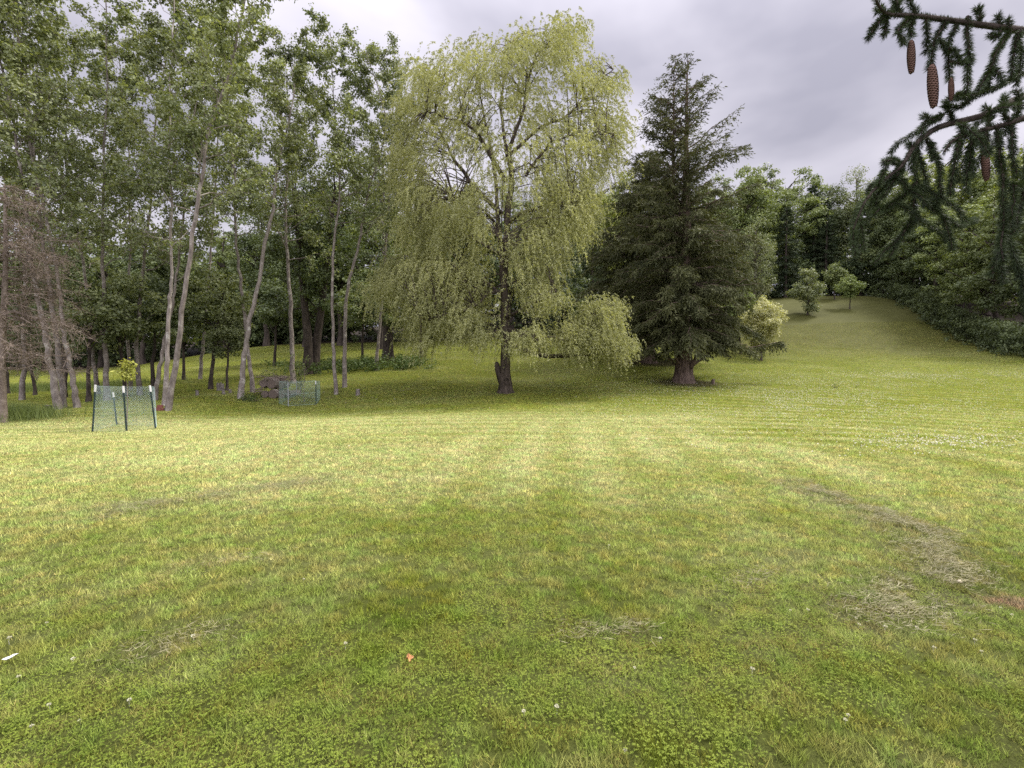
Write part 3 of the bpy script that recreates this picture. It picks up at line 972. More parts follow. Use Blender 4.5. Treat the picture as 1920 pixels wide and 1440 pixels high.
# ------------------------------------------------------------------ brown half-dead conifer at the left edge
bd = 16.5
bb = ground_pt(2, bd)
root = thing('bare_conifer', bb, 'brown half dead conifer with bare twiggy branches at the left edge', 'tree')
tm, cm = MB(), MB()
pth = smooth_path([np.array([0, 0, -.15]), P(4, 660, bd) - bb, P(10, 520, bd) - bb, P(10, 420, bd) - bb, P(8, 345, bd) - bb], 24)
tm.tube(pth, flare(np.linspace(0, 1, 24), 0.095, 0.02, .4), 10, 0.1)
P0, A0 = [], []
for k in range(120):
    z0 = RNG.uniform(1.6, 7.6)
    az = RNG.uniform(-2.2, 2.2) if RNG.random() < .8 else RNG.random() * 6.28
    Ln = RNG.uniform(0.8, 2.6) * np.interp(z0, [1.6, 3, 6, 9.5], [0.9, 1.0, 0.8, 0.5])
    a = np.array([np.interp(z0, pth[:, 2], pth[:, 0]), np.interp(z0, pth[:, 2], pth[:, 1]), z0])
    dv = np.array([math.cos(az), math.sin(az), RNG.uniform(-.25, .2)])
    bp = limb(a, dv, Ln, -0.12, 7, 0.06)
    tm.tube(bp, np.linspace(0.022, 0.005, 7), 4)
    for q in range(int(10 * Ln)):
        s = RNG.uniform(.2, 1)
        p0 = np.array([np.interp(s, np.linspace(0, 1, 7), bp[:, c]) for c in range(3)])
        d2 = nz(dv * .6 + rand_dirs(1)[0] * 0.8 + np.array([0, 0, -.15]))
        l2 = RNG.uniform(.2, .6)
        tp = limb(p0, d2, l2, -.2, 4, .1)
        tm.tube(tp, np.linspace(0.006, 0.003, 4), 3)
        m = 13 if z0 > 4.0 else 8
        ss = RNG.random(m)
        P0.append(p0 + d2 * (l2 * ss)[:, None] + RNG.standard_normal((m, 3)) * 0.05)
        A0.append(nz(d2 + 0.8 * RNG.standard_normal((m, 3))))
P0, A0 = np.vstack(P0), np.vstack(A0)
cm.leaves(P0, A0, RNG.standard_normal(P0.shape), RNG.uniform(.05, .12, len(P0)), 0.018, .4)
tm.build('trunk', M['twig'], root, True)
cm.build('crown', M['brown_needle'], root)

# ------------------------------------------------------------------ woodland behind and to the right
BL = [broadleaf_meshes(20, 4.6, 3.0, 150, 120, 0.30, 'a', 'dark', 'dark_bark', 0.5),
      broadleaf_meshes(20, 5.2, 2.0, 190, 110, 0.30, 'b', 'mid', 'dark_bark', 0.6, 0.45, (0.7, 1.5)),
      broadleaf_meshes(20, 4.2, 4.0, 130, 130, 0.28, 'c', 'dark', 'dark_bark', 0.45, 0.65, (0.8, 1.7), 1.3),
      broadleaf_meshes(20, 5.6, 1.2, 210, 100, 0.30, 'd', 'mid', 'dark_bark', 0.6, 0.4, (0.8, 1.5), 0.8)]
AIR = broadleaf_meshes(20, 4.2, 4.0, 150, 70, 0.22, 'e', 'pale', 'dark_bark', 0.5, 0.9, (0.5, 1.2), 1.2)
HE = [conifer_meshes(20, 5.0, 0.6, 34, 'hemlock', 'dark_bark', 0.42, 0.35, 0.7, 1.2, 0.13),
      conifer_meshes(20, 4.2, 0.8, 32, 'hemlock', 'dark_bark', 0.42, 0.28, 0.85, 1.2, 0.13)]
GW = 'trees at the edge of the wood'
gp = 'dark trees behind the poplars'
wood = [
    # px, depth, height, meshes, material, label, group
    (1132, 66, 19.14, BL[3], 'bright', 'yellow green tree showing between the willow and the broad spruce', GW),
    (1165, 82, 20.01, BL[0], 'mid', 'dark green tree top rising behind the yellow green one', GW),
    (1090, 84, 18.27, BL[2], 'dark', 'dark tree seen through the right flank of the willow', GW),
    (1340, 88, 20.88, BL[1], 'mid', 'olive tree behind the right flank of the conical spruce', GW),
    (1395, 84, 21.75, BL[0], 'mid', 'leafy tree filling in just right of the spruce top', GW),
    (1428, 88, 22.185, BL[1], 'mid', 'leafy green maple standing highest on the skyline right of the spruce', GW),
    (1412, 62, 12.5, AIR, 'pale', 'silvery pale leaved tree against the right side of the conical spruce', GW),
    (1478, 87, 20.88, BL[3], 'mid', 'round green tree next right of the highest skyline maple', GW),
    (1522, 86, 19.6, HE[1], 'hemlock', 'dark pointed conifer top on the skyline above the hill', GW),
    (1552, 88, 19.14, BL[2], 'dark', 'lower dark tree between the pointed conifer and the pale airy tree', GW),
    (1603, 86, 21.315, AIR, 'pale', 'pale grey green airy tree on the skyline left of the near branches', GW),
    (1650, 82, 20.01, BL[0], 'mid', 'green tree behind the tips of the drooping near branches', GW),
    (1712, 78, 20.88, BL[1], 'mid', 'broad tree behind the dark hanging spruce twigs', GW),
    (1772, 70, 21.75, BL[3], 'bright', 'light green maple glowing behind the near spruce twigs', GW),
    (1845, 64, 20.88, BL[0], 'mid', 'tall tree behind the lowest hanging cone', GW),
    (1925, 58, 20.88, BL[1], 'bright', 'light green tree at the right frame edge behind the near branches', GW),
    (1470, 80, 14, HE[0], 'hemlock', 'dark hemlock spreading behind the larger tree on the hill', GW),
    (1425, 78, 10, BL[3], 'mid', 'low spreading tree at the hill top beside the conical spruce', GW),
    (1545, 82, 15, HE[1], 'hemlock', 'dark hemlock behind the gap between the two hill trees', GW),
    (1610, 82, 14, HE[0], 'hemlock', 'black green hemlock behind the smaller hill tree', GW),
    (1668, 79, 15, BL[2], 'dark', 'dark tree at the top corner of the mown hill', GW),
    (1712, 71, 14, BL[3], 'dark', 'spreading dark tree on the upper right hill edge', GW),
    (1750, 65, 15, BL[0], 'dark', 'dark leafy tree halfway down the right hill edge', GW),
    (1800, 58, 15, BL[3], 'mid', 'broad layered maple above the middle of the right hill edge', GW),
    (1862, 52, 16, BL[1], 'mid', 'large layered maple above the lower right hill edge', GW),
    (1925, 47, 15, BL[3], 'dark', 'dark tree overhanging the deep shade at the right frame edge', GW),
    (1990, 44, 16, BL[0], 'dark', 'shaded tree cut by the right frame edge', GW),
    # behind the poplars and the willow
    (-40, 58, 17, BL[0], 'dark', 'dark woodland tree at the left frame edge behind the brown conifer', gp),
    (45, 60, 16, BL[3], 'mid', 'woodland tree behind the brown conifer twigs', gp),
    (120, 56, 16, BL[2], 'dark', 'woodland tree behind the trio of left leaning poplars', gp),
    (190, 60, 17, BL[1], 'mid', 'woodland tree behind the upright poplar and mesh cage', gp),
    (270, 58, 15.5, BL[0], 'dark', 'woodland tree behind the poplars right of the caged sapling', gp),
    (345, 62, 15, BL[3], 'dark', 'woodland tree in the gap right of the tall leaning poplar', gp),
    (425, 60, 15.5, BL[1], 'mid', 'woodland tree behind the crossing poplars', gp),
    (500, 58, 17, BL[2], 'dark', 'woodland tree between the crossing poplars and the stout one', gp),
    (575, 55, 18, BL[0], 'dark', 'woodland tree behind the stout straight poplar', gp),
    (640, 56, 19, BL[3], 'dark', 'woodland tree behind the poplar pair', gp),
    (715, 52, 19, BL[1], 'mid', 'woodland tree filling in between the poplar pair and the willow', gp),
    (790, 58, 18, BL[0], 'dark', 'dark woodland tree behind the left curtain of the willow', gp),
    (870, 60, 18, BL[2], 'dark', 'dark woodland tree behind the willow just left of its trunk', gp),
    (960, 60, 17, BL[1], 'dark', 'dark woodland tree behind the willow trunk', gp),
    (1040, 60, 17, HE[0], 'hemlock', 'dark conifer behind the right curtain of the willow', gp),
    (1110, 56, 14, HE[1], 'hemlock', 'dark conifer behind the low right bough of the willow', gp),
]
for px, d, h, me, mt, lab, grp in wood:
    p = ground_pt(px, d)
    nm = 'hemlock_tree' if mt == 'hemlock' else ('maple_tree' if 'maple' in lab else 'broadleaf_tree')
    place(me, nm, p, lab, 'tree', grp, h / 20.0, mt)

# smaller dark trees and saplings standing under the tall ones
SM = [broadleaf_meshes(6, 1.9, 1.5, 60, 90, 0.15, 's', 'mid', 'dark_bark', 0.5, 0.5, (0.35, 0.75)),
      broadleaf_meshes(6, 2.3, 1.8, 70, 90, 0.15, 't', 'mid', 'dark_bark', 0.6, 0.4, (0.35, 0.7))]
under = [
    (165, 22.5, 5.6, SM[0], 'poplar', 'leafy young tree left of the upright poplar behind the cage'),
    (235, 24.5, 6.0, SM[1], 'poplar', 'leafy young tree behind the caged sapling'),
    (120, 24.5, 5.8, SM[1], 'dark', 'dark young tree behind the left leaning poplars'),
    (395, 27.5, 6.8, SM[1], 'poplar', 'light green young tree between the tall leaning poplar and the blotched one'),
    (425, 27.0, 4.4, SM[0], 'poplar', 'small light green tree behind the foot of the blotched poplar'),
    (285, 27, 6.5, SM[0], 'dark', 'dark young tree behind the right post of the big cage'),
    (515, 40, 7.0, SM[1], 'dark', 'dark low tree on the rise behind the log heap'),
    (345, 33, 6.0, SM[0], 'mid', 'young tree in the gap beside the tall leaning poplar'),
    (598, 42, 8.0, SM[0], 'dark', 'dark low tree between the stout poplar and the poplar pair'),
    (680, 39, 6.5, SM[1], 'mid', 'low tree with slim pale trunk right of the poplar pair'),
    (735, 41, 7.0, SM[0], 'dark', 'dark low tree behind the left edge of the willow'),
    (790, 43, 8.0, SM[1], 'dark', 'dark low tree behind the left skirt of the willow'),
    (1060, 46, 8.0, SM[0], 'dark', 'dark low tree behind the low right bough of the willow'),
    (15, 29, 5.0, SM[0], 'dark', 'dark young tree behind the foot of the brown conifer'),
    (65, 27, 5.0, SM[1], 'dark', 'dark young tree behind the brown twigs left of the leaning poplars'),
]
for px, d, h, me, mt, lab in under:
    place(me, 'young_tree', ground_pt(px, d), lab, 'tree', 'young trees under the poplars', h / 6.0, mt)

# thick old double trunk behind the stout poplar
for px, d, r, lab, pp in ((574, 34, 0.30, 'thick dark trunk leaning left behind the stout poplar', [(574, 705), (578, 650), (570, 560), (560, 460)]),
                          (590, 34.5, 0.28, 'thick dark trunk leaning right behind the stout poplar', [(588, 704), (594, 640), (604, 570), (615, 470)]),
                          (728, 43, 0.42, 'thick dark trunk at the left edge of the willow', [(728, 680), (727, 600), (722, 480)])):
    base = ground_pt(px, d)
    rt = thing('old_tree', base, lab, 'tree', 'thick dark trunks')
    w = np.array([P(a, b_, d) for a, b_ in pp]); w[0] = base - np.array([0, 0, .2])
    ext = w[-1] + (w[-1] - w[-2]) * 1.2
    pth = smooth_path(np.vstack([w, ext]), 20) - base
    tm, cm = MB(), MB()
    tm.tube(pth, flare(np.linspace(0, 1, 20), r, 0.06, .4), 10, .12)
    cents = []
    for k in range(26):
        s = RNG.uniform(.45, 1)
        a = np.array([np.interp(s, np.linspace(0, 1, 20), pth[:, c]) for c in range(3)])
        bp = limb(a, nz(rand_dirs(1)[0] + np.array([0, 0, .5])), RNG.uniform(1.5, 4), 0, 6)
        tm.tube(bp, np.linspace(.06, .01, 6), 5)
        cents.append(bp[2:])
    cents = np.vstack(cents)
    clump_leaves(cm, cents, RNG.uniform(.4, .9, len(cents)), 60, .17, .12, .6, .6)
    tm.build('trunk', M['dark_bark'], rt, True)
    cm.build('crown', M['dark'], rt)

# ------------------------------------------------------------------ trees on the mown hill
ht = broadleaf_meshes(5, 1.8, 0.5, 110, 70, 0.16, 'h1', 'weed', 'dark_bark', 0.25, 0.8, (0.3, 0.6), 1.2, 0, 3)
place(ht, 'hill_tree', ground_pt(1512, 64), 'round bushy tree standing alone on the mown hill', 'tree', 'small trees on the hill', 1.12, 'poplar')
ht = broadleaf_meshes(4, 1.2, 1.3, 60, 60, 0.17, 'h2', 'weed', 'dark_bark', 0.5, 0.7, (0.3, 0.5), 1.0)
place(ht, 'hill_tree', ground_pt(1591, 66.5), 'smaller lollipop shaped tree on the hill with bare dark trunk', 'tree', 'small trees on the hill', 1.08, 'weed')
place(ht, 'hill_tree', ground_pt(1562, 74), 'dim little tree behind the lollipop tree at the hill top', 'tree', 'small trees on the hill', 1.3, 'mid')
ct = broadleaf_meshes(5, 1.8, 1.2, 170, 80, 0.13, 'h3', 'cream', 'dark_bark', 0.35, 0.8, (0.25, 0.5), 0.9)
place(ct, 'golden_tree', ground_pt(1427, 42), 'small pale golden tree at the foot of the hill', 'tree', None, 1.02, 'cream')
place(ct, 'golden_tree', ground_pt(1388, 46), 'pale green small tree between the golden tree and the conical spruce', 'tree', None, 1.15, 'weed')

# ------------------------------------------------------------------ undergrowth masses
def mass(name, pts, spread, per, leaf, hgt, mat, mb=None):
    b = MB() if mb is None else mb
    C = []
    for (px, d, k) in pts:
        x0 = XD(px, d)
        x = x0 + RNG.standard_normal(k) * spread[0]; y = d + RNG.standard_normal(k) * spread[1]
        C.append(np.stack([x, y, gz(x, y) + hgt * RNG.random(k)], -1))
    C = np.vstack(C)
    clump_leaves(b, C, RNG.uniform(.15, .4, len(C)) * (1 + 0.5 * (hgt > .7)), per, leaf, leaf * .5, .8, .4, -0.2)
    if mb is None:
        tag(b.build(name, M[mat]), kind='stuff')


mass('undergrowth', [(645 + 16 * k, 34.5 + 0.1 * k + (k % 3) * .8, 14) for k in range(10)] + [(600, 34, 12), (560, 36, 14), (520, 37, 10), (620, 37, 14)], (.5, .6), 45, .14, .75, 'under')
e_pts = []
for s in np.linspace(0, 1, 60):
    yy_ = 76 - 40 * s
    xx_ = np.interp(yy_, EY, EX) + 0.6
    e_pts.append((960 + xx_ / yy_ * F, yy_, 22))
e_pts += [(px, 80.5, 8) for px in range(1300, 1670, 16)]
mass('wood_edge_undergrowth', e_pts, (1.0, .8), 40, .22, 2.6, 'dark')
l_pts = [(px, 62, 32) for px in range(-160, 1180, 22)]
mass('back_undergrowth', l_pts, (1.0, 1.6), 34, .36, 6.0, 'dark')
mass('hilltop_undergrowth', [(px, 83.5, 34) for px in range(1180, 1800, 18)], (1.0, 1.3), 40, .45, 5.5, 'dark')

# tall uncut grass at the left edge
b = MB()
n = 5200
x = XD(25, 17.4) + RNG.standard_normal(n) * 0.75 - 0.35; y = 17.4 + RNG.standard_normal(n) * .5
ax = np.stack([.35 * RNG.standard_normal(n), .35 * RNG.standard_normal(n), np.ones(n)], -1)
b.leaves(np.stack([x, y, gz(x, y)], -1), ax, RNG.standard_normal((n, 3)), RNG.uniform(.2, .65, n), .014, .3)
x = XD(95, 31) + RNG.standard_normal(n) * 3.2; y = 31 + RNG.standard_normal(n) * 1.0
b.leaves(np.stack([x, y, gz(x, y)], -1), ax, RNG.standard_normal((n, 3)), RNG.uniform(.2, .6, n), .02, .3)
tag(b.build('tall_grass', M['weed']), kind='stuff')

# mass of the wood farther in, behind the individual trees of its edge
b = MB()
C, S = [], []
for k in range(92):
    if k < 48:
        px = RNG.uniform(1120, 2150); d = RNG.uniform(92, 105); top = RNG.uniform(15, 19)
    else:
        px = RNG.uniform(-260, 1130); d = RNG.uniform(66, 76); top = RNG.uniform(12.5, 16)
    if k >= 75:
        px = RNG.uniform(400, 720); d = RNG.uniform(63, 68); top = RNG.uniform(8, 11)
    if px > 1700: d = RNG.uniform(62, 85) + (2150 - px) * .02; top = RNG.uniform(13, 17.5)
    g = ground_pt(px, d)
    m = 55
    dd = rand_dirs(m) * (RNG.random((m, 1)) ** .4) * np.array([4.2, 4.2, top * .5])
    C.append(g + np.array([0, 0, top * .52]) + dd)
C = np.vstack(C)
clump_leaves(b, C, RNG.uniform(1.1, 2.0, len(C)), 42, .55, .38, .6, .7)
tag(b.build('woodland', M['dark']), kind='stuff')

# ------------------------------------------------------------------ wire cages round the saplings
M['post'] = plain_mat('post_green_paint', (0.022, 0.04, 0.035), .6, .3, .3, 8)
M['cap'] = plain_mat('white_paint', (0.62, 0.62, 0.60), .6, .3, .06, 12)
M['wire'] = plain_mat('green_wire', (0.30, 0.40, 0.40), .5, .4, .15, 8)
M['wire2'] = plain_mat('pale_green_wire', (0.30, 0.42, 0.35), .5, .4, .15, 8)
M['grey_post'] = plain_mat('grey_post', (0.30, 0.31, 0.30), .6, .3, .2, 8)


def net(mb, corners, z0, z1s, cell, wd, vert=True):
    """diamond netting strung round the corner posts; corners as (bottom, top) pairs"""
    segs = list(zip(corners[:-1], corners[1:]))
    for (b0, t0), (b1, t1) in segs:
        Lw = np.linalg.norm(b1 - b0)
        nu = max(4, int(Lw / cell)); nv = max(4, int(np.linalg.norm(t0 - b0) / cell))

        def S(u, v):
            return (b0 * (1 - v) + t0 * v) * (1 - u) + (b1 * (1 - v) + t1 * v) * u
        for s in (1, -1):
            for k in range(-nv, nu + nv):
                pts = []
                for v in np.linspace(0, 1, nv + 1):
                    u = (k + s * v * nv) / nu
                    if -1e-6 <= u <= 1 + 1e-6:
                        pts.append(S(u, v))
                if len(pts) > 1:
                    mb.tube(np.array([pts[0], pts[-1]]), wd, 3)
        for v in (0.0, 0.5, 1.0):
            mb.tube(np.array([S(0, v), S(1, v)]), wd * 1.3, 3)


def tpost(mb, a, t, w=0.022):
    """steel T-post: a face plate and a stem behind it, lightly studded"""
    ax = nz(t - a)
    for off, ww, dd in ((np.array([0, 0, 0]), w, 0.006), (np.array([0, 0.018, 0]), 0.005, 0.016)):
        g = []
        for p in (a, t):
            for sx, sy in ((-1, -1), (1, -1), (1, 1), (-1, 1)):
                g.append(p + off + np.array([sx * ww, sy * dd, 0]))
        mb.add(g, [[0, 1, 5, 4], [1, 2, 6, 5], [2, 3, 7, 6], [3, 0, 4, 7], [4, 5, 6, 7], [3, 2, 1, 0]])
    for s in np.linspace(.1, .8, 14):
        mb.box(a + (t - a) * s + np.array([0, -0.010, 0]), (0.010, 0.006, 0.012))


def cage(name, label, posts, hull, cell, wire, wd):
    c = np.mean([p[0] for p in posts], axis=0)
    root = thing(name, c, label, 'tree guard', 'wire cages round saplings')
    for a, t, mat, cap in posts:
        a, t = a - c, t - c
        m = MB(); tpost(m, a - np.array([0, 0, .08]), t)
        po = m.build('post', M[mat], root)
        if cap:
            m = MB(); tt = a + (t - a) * .86
            ax = (t - a)
            m.tube(np.array([tt, t + ax * .004]), .028, 8, cap=True)
            m.build('painted_tip', M['cap'], po)
    m = MB()
    net(m, [(a - c, t - c) for a, t in hull], 0, 1, cell, wd)
    m.build('wire_mesh', M[wire], root)
    return root


def pp(px0, py0, px1, py1, d):
    a = ground_pt(px0, d)
    t = P(px1, py1, d)
    return a, t


A = pp(170, 813, 179, 722, 14.9); B_ = pp(217, 802, 212, 736, 16.6); C_ = pp(235, 811, 231, 724, 14.6); D_ = pp(290, 804, 281, 723, 15.3)
up = lambda q, dz: (q[0] + np.array([0, 0, .03]), q[1] + np.array([0, 0, dz]))
E_ = (ground_pt(292, 15.9) + np.array([0, 0, .03]), P(290, 725, 15.9))
cage('tree_guard', 'larger wire mesh cage on white tipped posts round a yellow green sapling',
     [(A[0], A[1], 'post', 1), (B_[0], B_[1], 'post', 1), (C_[0], C_[1], 'post', 1), (D_[0], D_[1], 'post', 1)],
     [up(A, -.02), up(C_, -.02), up(D_, -.02), E_, (B_[0] + [0, 0, .03], B_[1] + np.array([0, 0, .18])), up(A, -.02)], .075, 'wire', .0013)
A2 = pp(522, 768, 523, 715, 25.0); B2 = pp(540, 767, 540, 718, 24.6); D2_ = pp(592, 765, 592, 714, 25.0); E2 = pp(600, 763, 600, 714, 26.2); F2 = pp(555, 760, 556, 714, 26.8)
cage('tree_guard', 'smaller pale green mesh cage standing in front of the log heap',
     [(B2[0], B2[1], 'grey_post', 0), (D2_[0], D2_[1], 'post', 1), (F2[0], F2[1], 'grey_post', 0)],
     [up(A2, 0), up(B2, 0), up(D2_, 0), up(E2, 0), up(F2, 0), up(A2, 0)], .11, 'wire2', .0034)


def sapling(px, d, h, label, mat, crown0, n, spread=.22, leaf=.085):
    base = ground_pt(px, d)
    r = thing('sapling', base, label, 'sapling')
    tm, cm = MB(), MB()
    pth = np.stack([np.linspace(0, .04, 8) + RNG.normal(0, .008, 8), RNG.normal(0, .008, 8), np.linspace(-.05, h, 8)], -1)
    tm.tube(pth, np.linspace(.018, .006, 8), 6)
    cents = []
    for k in range(14):
        z = RNG.uniform(crown0, h)
        a = np.array([np.interp(z, pth[:, 2], pth[:, 0]), 0, z])
        bp = limb(a, nz(np.array([RNG.normal(), RNG.normal(), 1.0])), RNG.uniform(.1, .32), 0, 4)
        tm.tube(bp, np.linspace(.006, .002, 4), 3)
        cents.append(bp[1:])
    cents = np.vstack(cents)
    clump_leaves(cm, cents, np.full(len(cents), spread * .5), n, leaf, leaf * .6, 1, .4, .5)
    tm.build('trunk', M['twig'], r, True)
    cm.build('crown', M[mat], r)


sapling(236, 15.5, P(238, 688, 15.5)[2] - gz(XD(236, 15.5), 15.5), 'yellow green sapling topping the larger wire cage', 'sapling', 1.5, 12, .30)
sapling(569, 25.6, 1.6, 'bare thin sapling inside the smaller pale green cage', 'weed', 1.3, 1, .1, .05)

# ------------------------------------------------------------------ stumps, bricks and the log heap
def stump(px, d, h, r, label, mat='stump', lean=0.0, name='stump'):
    base = ground_pt(px, d)
    rt = thing(name, base, label, 'stump', 'old stumps in the grass')
    m = MB()
    n = 11
    t = np.linspace(0, 1, 6)
    pth = np.stack([lean * t, 0 * t, -.08 + t * (h + .08)], -1)
    m.tube(pth, r * np.array([1.5, 1.15, 1.0, .97, .95, .93]), n, .25)
    v = np.concatenate(m.v)
    top = v[-n:]
    top[:, 2] += RNG.uniform(-.05, .05, n) * min(1, h * 2)
    m.v = [v]
    m.build('bark', M[mat], rt, True)
    m = MB()
    cen = top.mean(0) - np.array([0, 0, .015])
    m.add(np.vstack([top * 0.985 + cen * .015, cen]), t=[[k, (k + 1) % n, n] for k in range(n)])
    m.build('cut_top', M['cutwood'], rt)


def cut_mat(name, c1, c2):
    m, N, L = new_mat(name)
    tc = N.new('ShaderNodeTexCoord')
    no = N.new('ShaderNodeTexNoise'); no.inputs['Scale'].default_value = 14; no.inputs['Detail'].default_value = 5
    L.new(tc.outputs['Object'], no.inputs['Vector'])
    col = mixrgb(N, L, c1, c2, no.outputs['Fac'])
    pr = N.new('ShaderNodeBsdfPrincipled'); pr.inputs['Roughness'].default_value = .85
    L.new(col, pr.inputs['Base Color'])
    out = N.new('ShaderNodeOutputMaterial'); L.new(pr.outputs[0], out.inputs['Surface'])
    return m


M['cutwood'] = cut_mat('grey_cut_wood', (0.13, 0.11, 0.09), (0.33, 0.29, 0.24))
M['cutwarm'] = cut_mat('brown_cut_wood', (0.05, 0.039, 0.032), (0.21, 0.16, 0.125))
stump(369, 25, .26, .07, 'thin short stump standing alone left of the paired stumps')
stump(411, 27, .40, .13, 'stout grey stump of the leaning pair left of the blotched poplar')
stump(419, 25.8, .50, .07, 'narrow tall stump in front of the stout grey one', lean=-.06)
stump(431, 26.2, .20, .08, 'low stump just right of the paired stumps')
stump(671, 26.5, .30, .11, 'grey stump post beside the foot of the poplar pair')
stump(1337, 29.5, .28, .10, 'brown little stump in the lawn right of the conical spruce', 'spruce_bark')
stump(88, 20, .17, .13, 'dark low stump left of the leaning poplars', 'dark_bark')

M['brick'] = plain_mat('red_brick', (0.22, 0.085, 0.065), .8, .2, .35, 9)
k = 0
for (px, d, dz, rz, lab) in ((294, 20.0, 0, .1, 'red brick at the left end of the row by the leaning poplar'),
                             (297.5, 19.9, 0, -.15, 'red brick in the middle of the row by the leaning poplar'),
                             (301.5, 19.95, 0, .05, 'red brick nearest the foot of the leaning poplar'),
                             (299, 20.0, .11, .3, 'red brick resting on top of the short brick row')):
    g = ground_pt(px, d)
    m = MB(); m.box((0, 0, .055), (.10, .06, .053))
    o = m.build('brick', M['brick'])
    bv = o.modifiers.new('bevel', 'BEVEL'); bv.width = .008; bv.segments = 2
    o.location = (g[0], g[1], g[2] + dz - .005); o.rotation_euler.z = rz
    tag(o, lab, 'brick', 'red bricks by the leaning poplar')

# log heap: every log a thing with bark and cut end
logs = [((496, 748), 25.9, .17, .30, 0, .25, 'split log standing at the left front of the heap'), ((511, 745), 25.9, .24, .9, 0, -.1, 'round log with pale brown end at the bottom front of the heap'),
        ((524, 745), 26.1, .22, .9, 0, .1, 'log at the right foot of the heap behind the mesh'), ((509, 731), 26.0, .25, 1.0, .44, -.05, 'large log with dark round end in the middle of the heap'),
        ((494, 733), 26.2, .19, 1.0, .40, .2, 'log lying high on the left side of the heap'), ((525, 731), 26.3, .21, 1.0, .42, .1, 'log on the upper right of the heap behind the mesh'),
        ((538, 745), 26.4, .19, .9, 0, -.2, 'log at the far right of the heap')]
logs = [(a, d_, r_ * 1.02, ln_, z_ * 1.1, rz_, lb) for a, d_, r_, ln_, z_, rz_, lb in logs]
for (px, py), d, r, ln, z0, rz, lab in logs:
    g = ground_pt(px, d)
    c = np.array([g[0], g[1], g[2] + z0 + r * .9])
    rt = thing('log', c, lab, 'log', 'logs in the heap')
    rt.rotation_euler.z = rz
    m = MB()
    yv = np.linspace(0, ln, 6)
    pth = np.stack([RNG.normal(0, .01, 6), yv, RNG.normal(0, .01, 6)], -1)
    m.tube(pth, r, 12, .12)
    v = np.concatenate(m.v); m.v = [v]
    m.build('bark', M['logbark'], rt, True)
    for nm, idx, dy in (('cut_end', 0, .004), ('cut_end', 5, -.004)):
        rg = v[idx * 12:(idx + 1) * 12]
        m = MB(); cen = rg.mean(0)
        m.add(np.vstack([cen + (rg - cen) * .97 + [0, dy, 0], cen + [0, dy * 2, 0]]), t=[[q, (q + 1) % 12, 12] for q in range(12)])
        m.build(nm, M['cutwarm'], rt)
# brush thrown over the logs
m = MB()
g = ground_pt(515, 26.3)
for k in range(130):
    p0 = g + np.array([np.clip(RNG.normal(0, .4), -.6, .6), np.clip(RNG.normal(.2, .2), -.2, .6), RNG.uniform(.8, 1.05)])
    az = RNG.normal(0, .5) + (math.pi if RNG.random() < .5 else 0)
    m.tube(limb(p0, np.array([math.cos(az), .5 * math.sin(az), RNG.normal(-.05, .2)]), RNG.uniform(.3, .8), -.15, 5, .12), np.linspace(.014, .004, 5), 4)
tag(m.build('brush', M['twig'], None, True), 'tangle of cut brush thrown over the log heap', 'brush heap')
m = MB()
for k in range(10):
    p0 = ground_pt(RNG.uniform(490, 498), 26.0) + np.array([0, 0, RNG.uniform(.2, .6)])
    m.tube(limb(p0, np.array([-1, RNG.normal(0, .3), RNG.normal(-.05, .12)]), RNG.uniform(.4, .85), -.1, 5, .05), np.linspace(.018, .006, 5), 4)
tag(m.build('branch_bundle', M['twig'], None, True), 'pale cut sticks poking out at the left of the log heap', 'sticks')


def shrub(px, d, h, sp, label, mat, nst, per, leaf, dead=False, name='shrub'):
    base = ground_pt(px, d)
    rt = thing(name, base, label, 'shrub')
    tm, cm = MB(), MB()
    C = []
    for k in range(nst):
        bp = limb(np.array([RNG.normal(0, sp * .3), RNG.normal(0, sp * .3), -.03]), nz(np.array([RNG.normal(0, sp), RNG.normal(0, sp), h])), h * RNG.uniform(.6, 1.1), 0, 6, .07)
        tm.tube(bp, np.linspace(.012, .004, 6), 4)
        C.append(bp[2:])
    C = np.vstack(C)
    clump_leaves(cm, C, np.full(len(C), .16), per, leaf, leaf * .5, 1, .4, .1)
    tm.build('stem', M['twig'], rt, True)
    cm.build('foliage', M[mat], rt)


shrub(513, 26.9, 1.55, .55, 'yellow green shrub sprouting above the log heap', 'weed', 14, 9, .09)
shrub(560, 27.3, 2.0, .3, 'tall pale leafy weed beside the stout poplar behind the cage', 'weed', 10, 14, .09)
shrub(468, 24.8, .45, .5, 'low brownish weed clump left of the log heap', 'under', 16, 8, .08)
shrub(1568, 28, .28, .12, 'tiny dark sapling tuft out in the clover lawn', 'under', 4, 4, .06)
shrub(1606, 28.4, .25, .08, 'second tiny sapling just right of the dark tuft in the lawn', 'under', 2, 3, .05)
for px, d, h, lab in ((65, 36, 1.9, 'short broken trunk in the far grass at left'), (200 / 3, 33, 1.5, 'small leafy stem in the far grass beside the broken trunk')):
    shrub(px, d, h, .15, lab, 'under', 4, 8, .12, name='sapling')

# ------------------------------------------------------------------ clover flowers
M['flower'] = leaf_mat('clover_flower', (0.48, 0.47, 0.36), (0.76, 0.74, 0.62), .25, 3, vary=.05)


def flower_mesh(r):
    m = MB()
    dd = rand_dirs(46); dd[:, 2] = np.abs(dd[:, 2]) * 0.9 - .15
    dd = nz(dd)
    m.leaves(np.tile([0, 0, .032], (46, 1)) + dd * r * .25, dd, RNG.standard_normal((46, 3)), r, r * .5, .6)
    m.tube(np.array([[0, 0, -.01], [.003, 0, .015], [0, 0, .03]]), .0012, 4)
    return m.mesh('clover_flower', M['flower'])


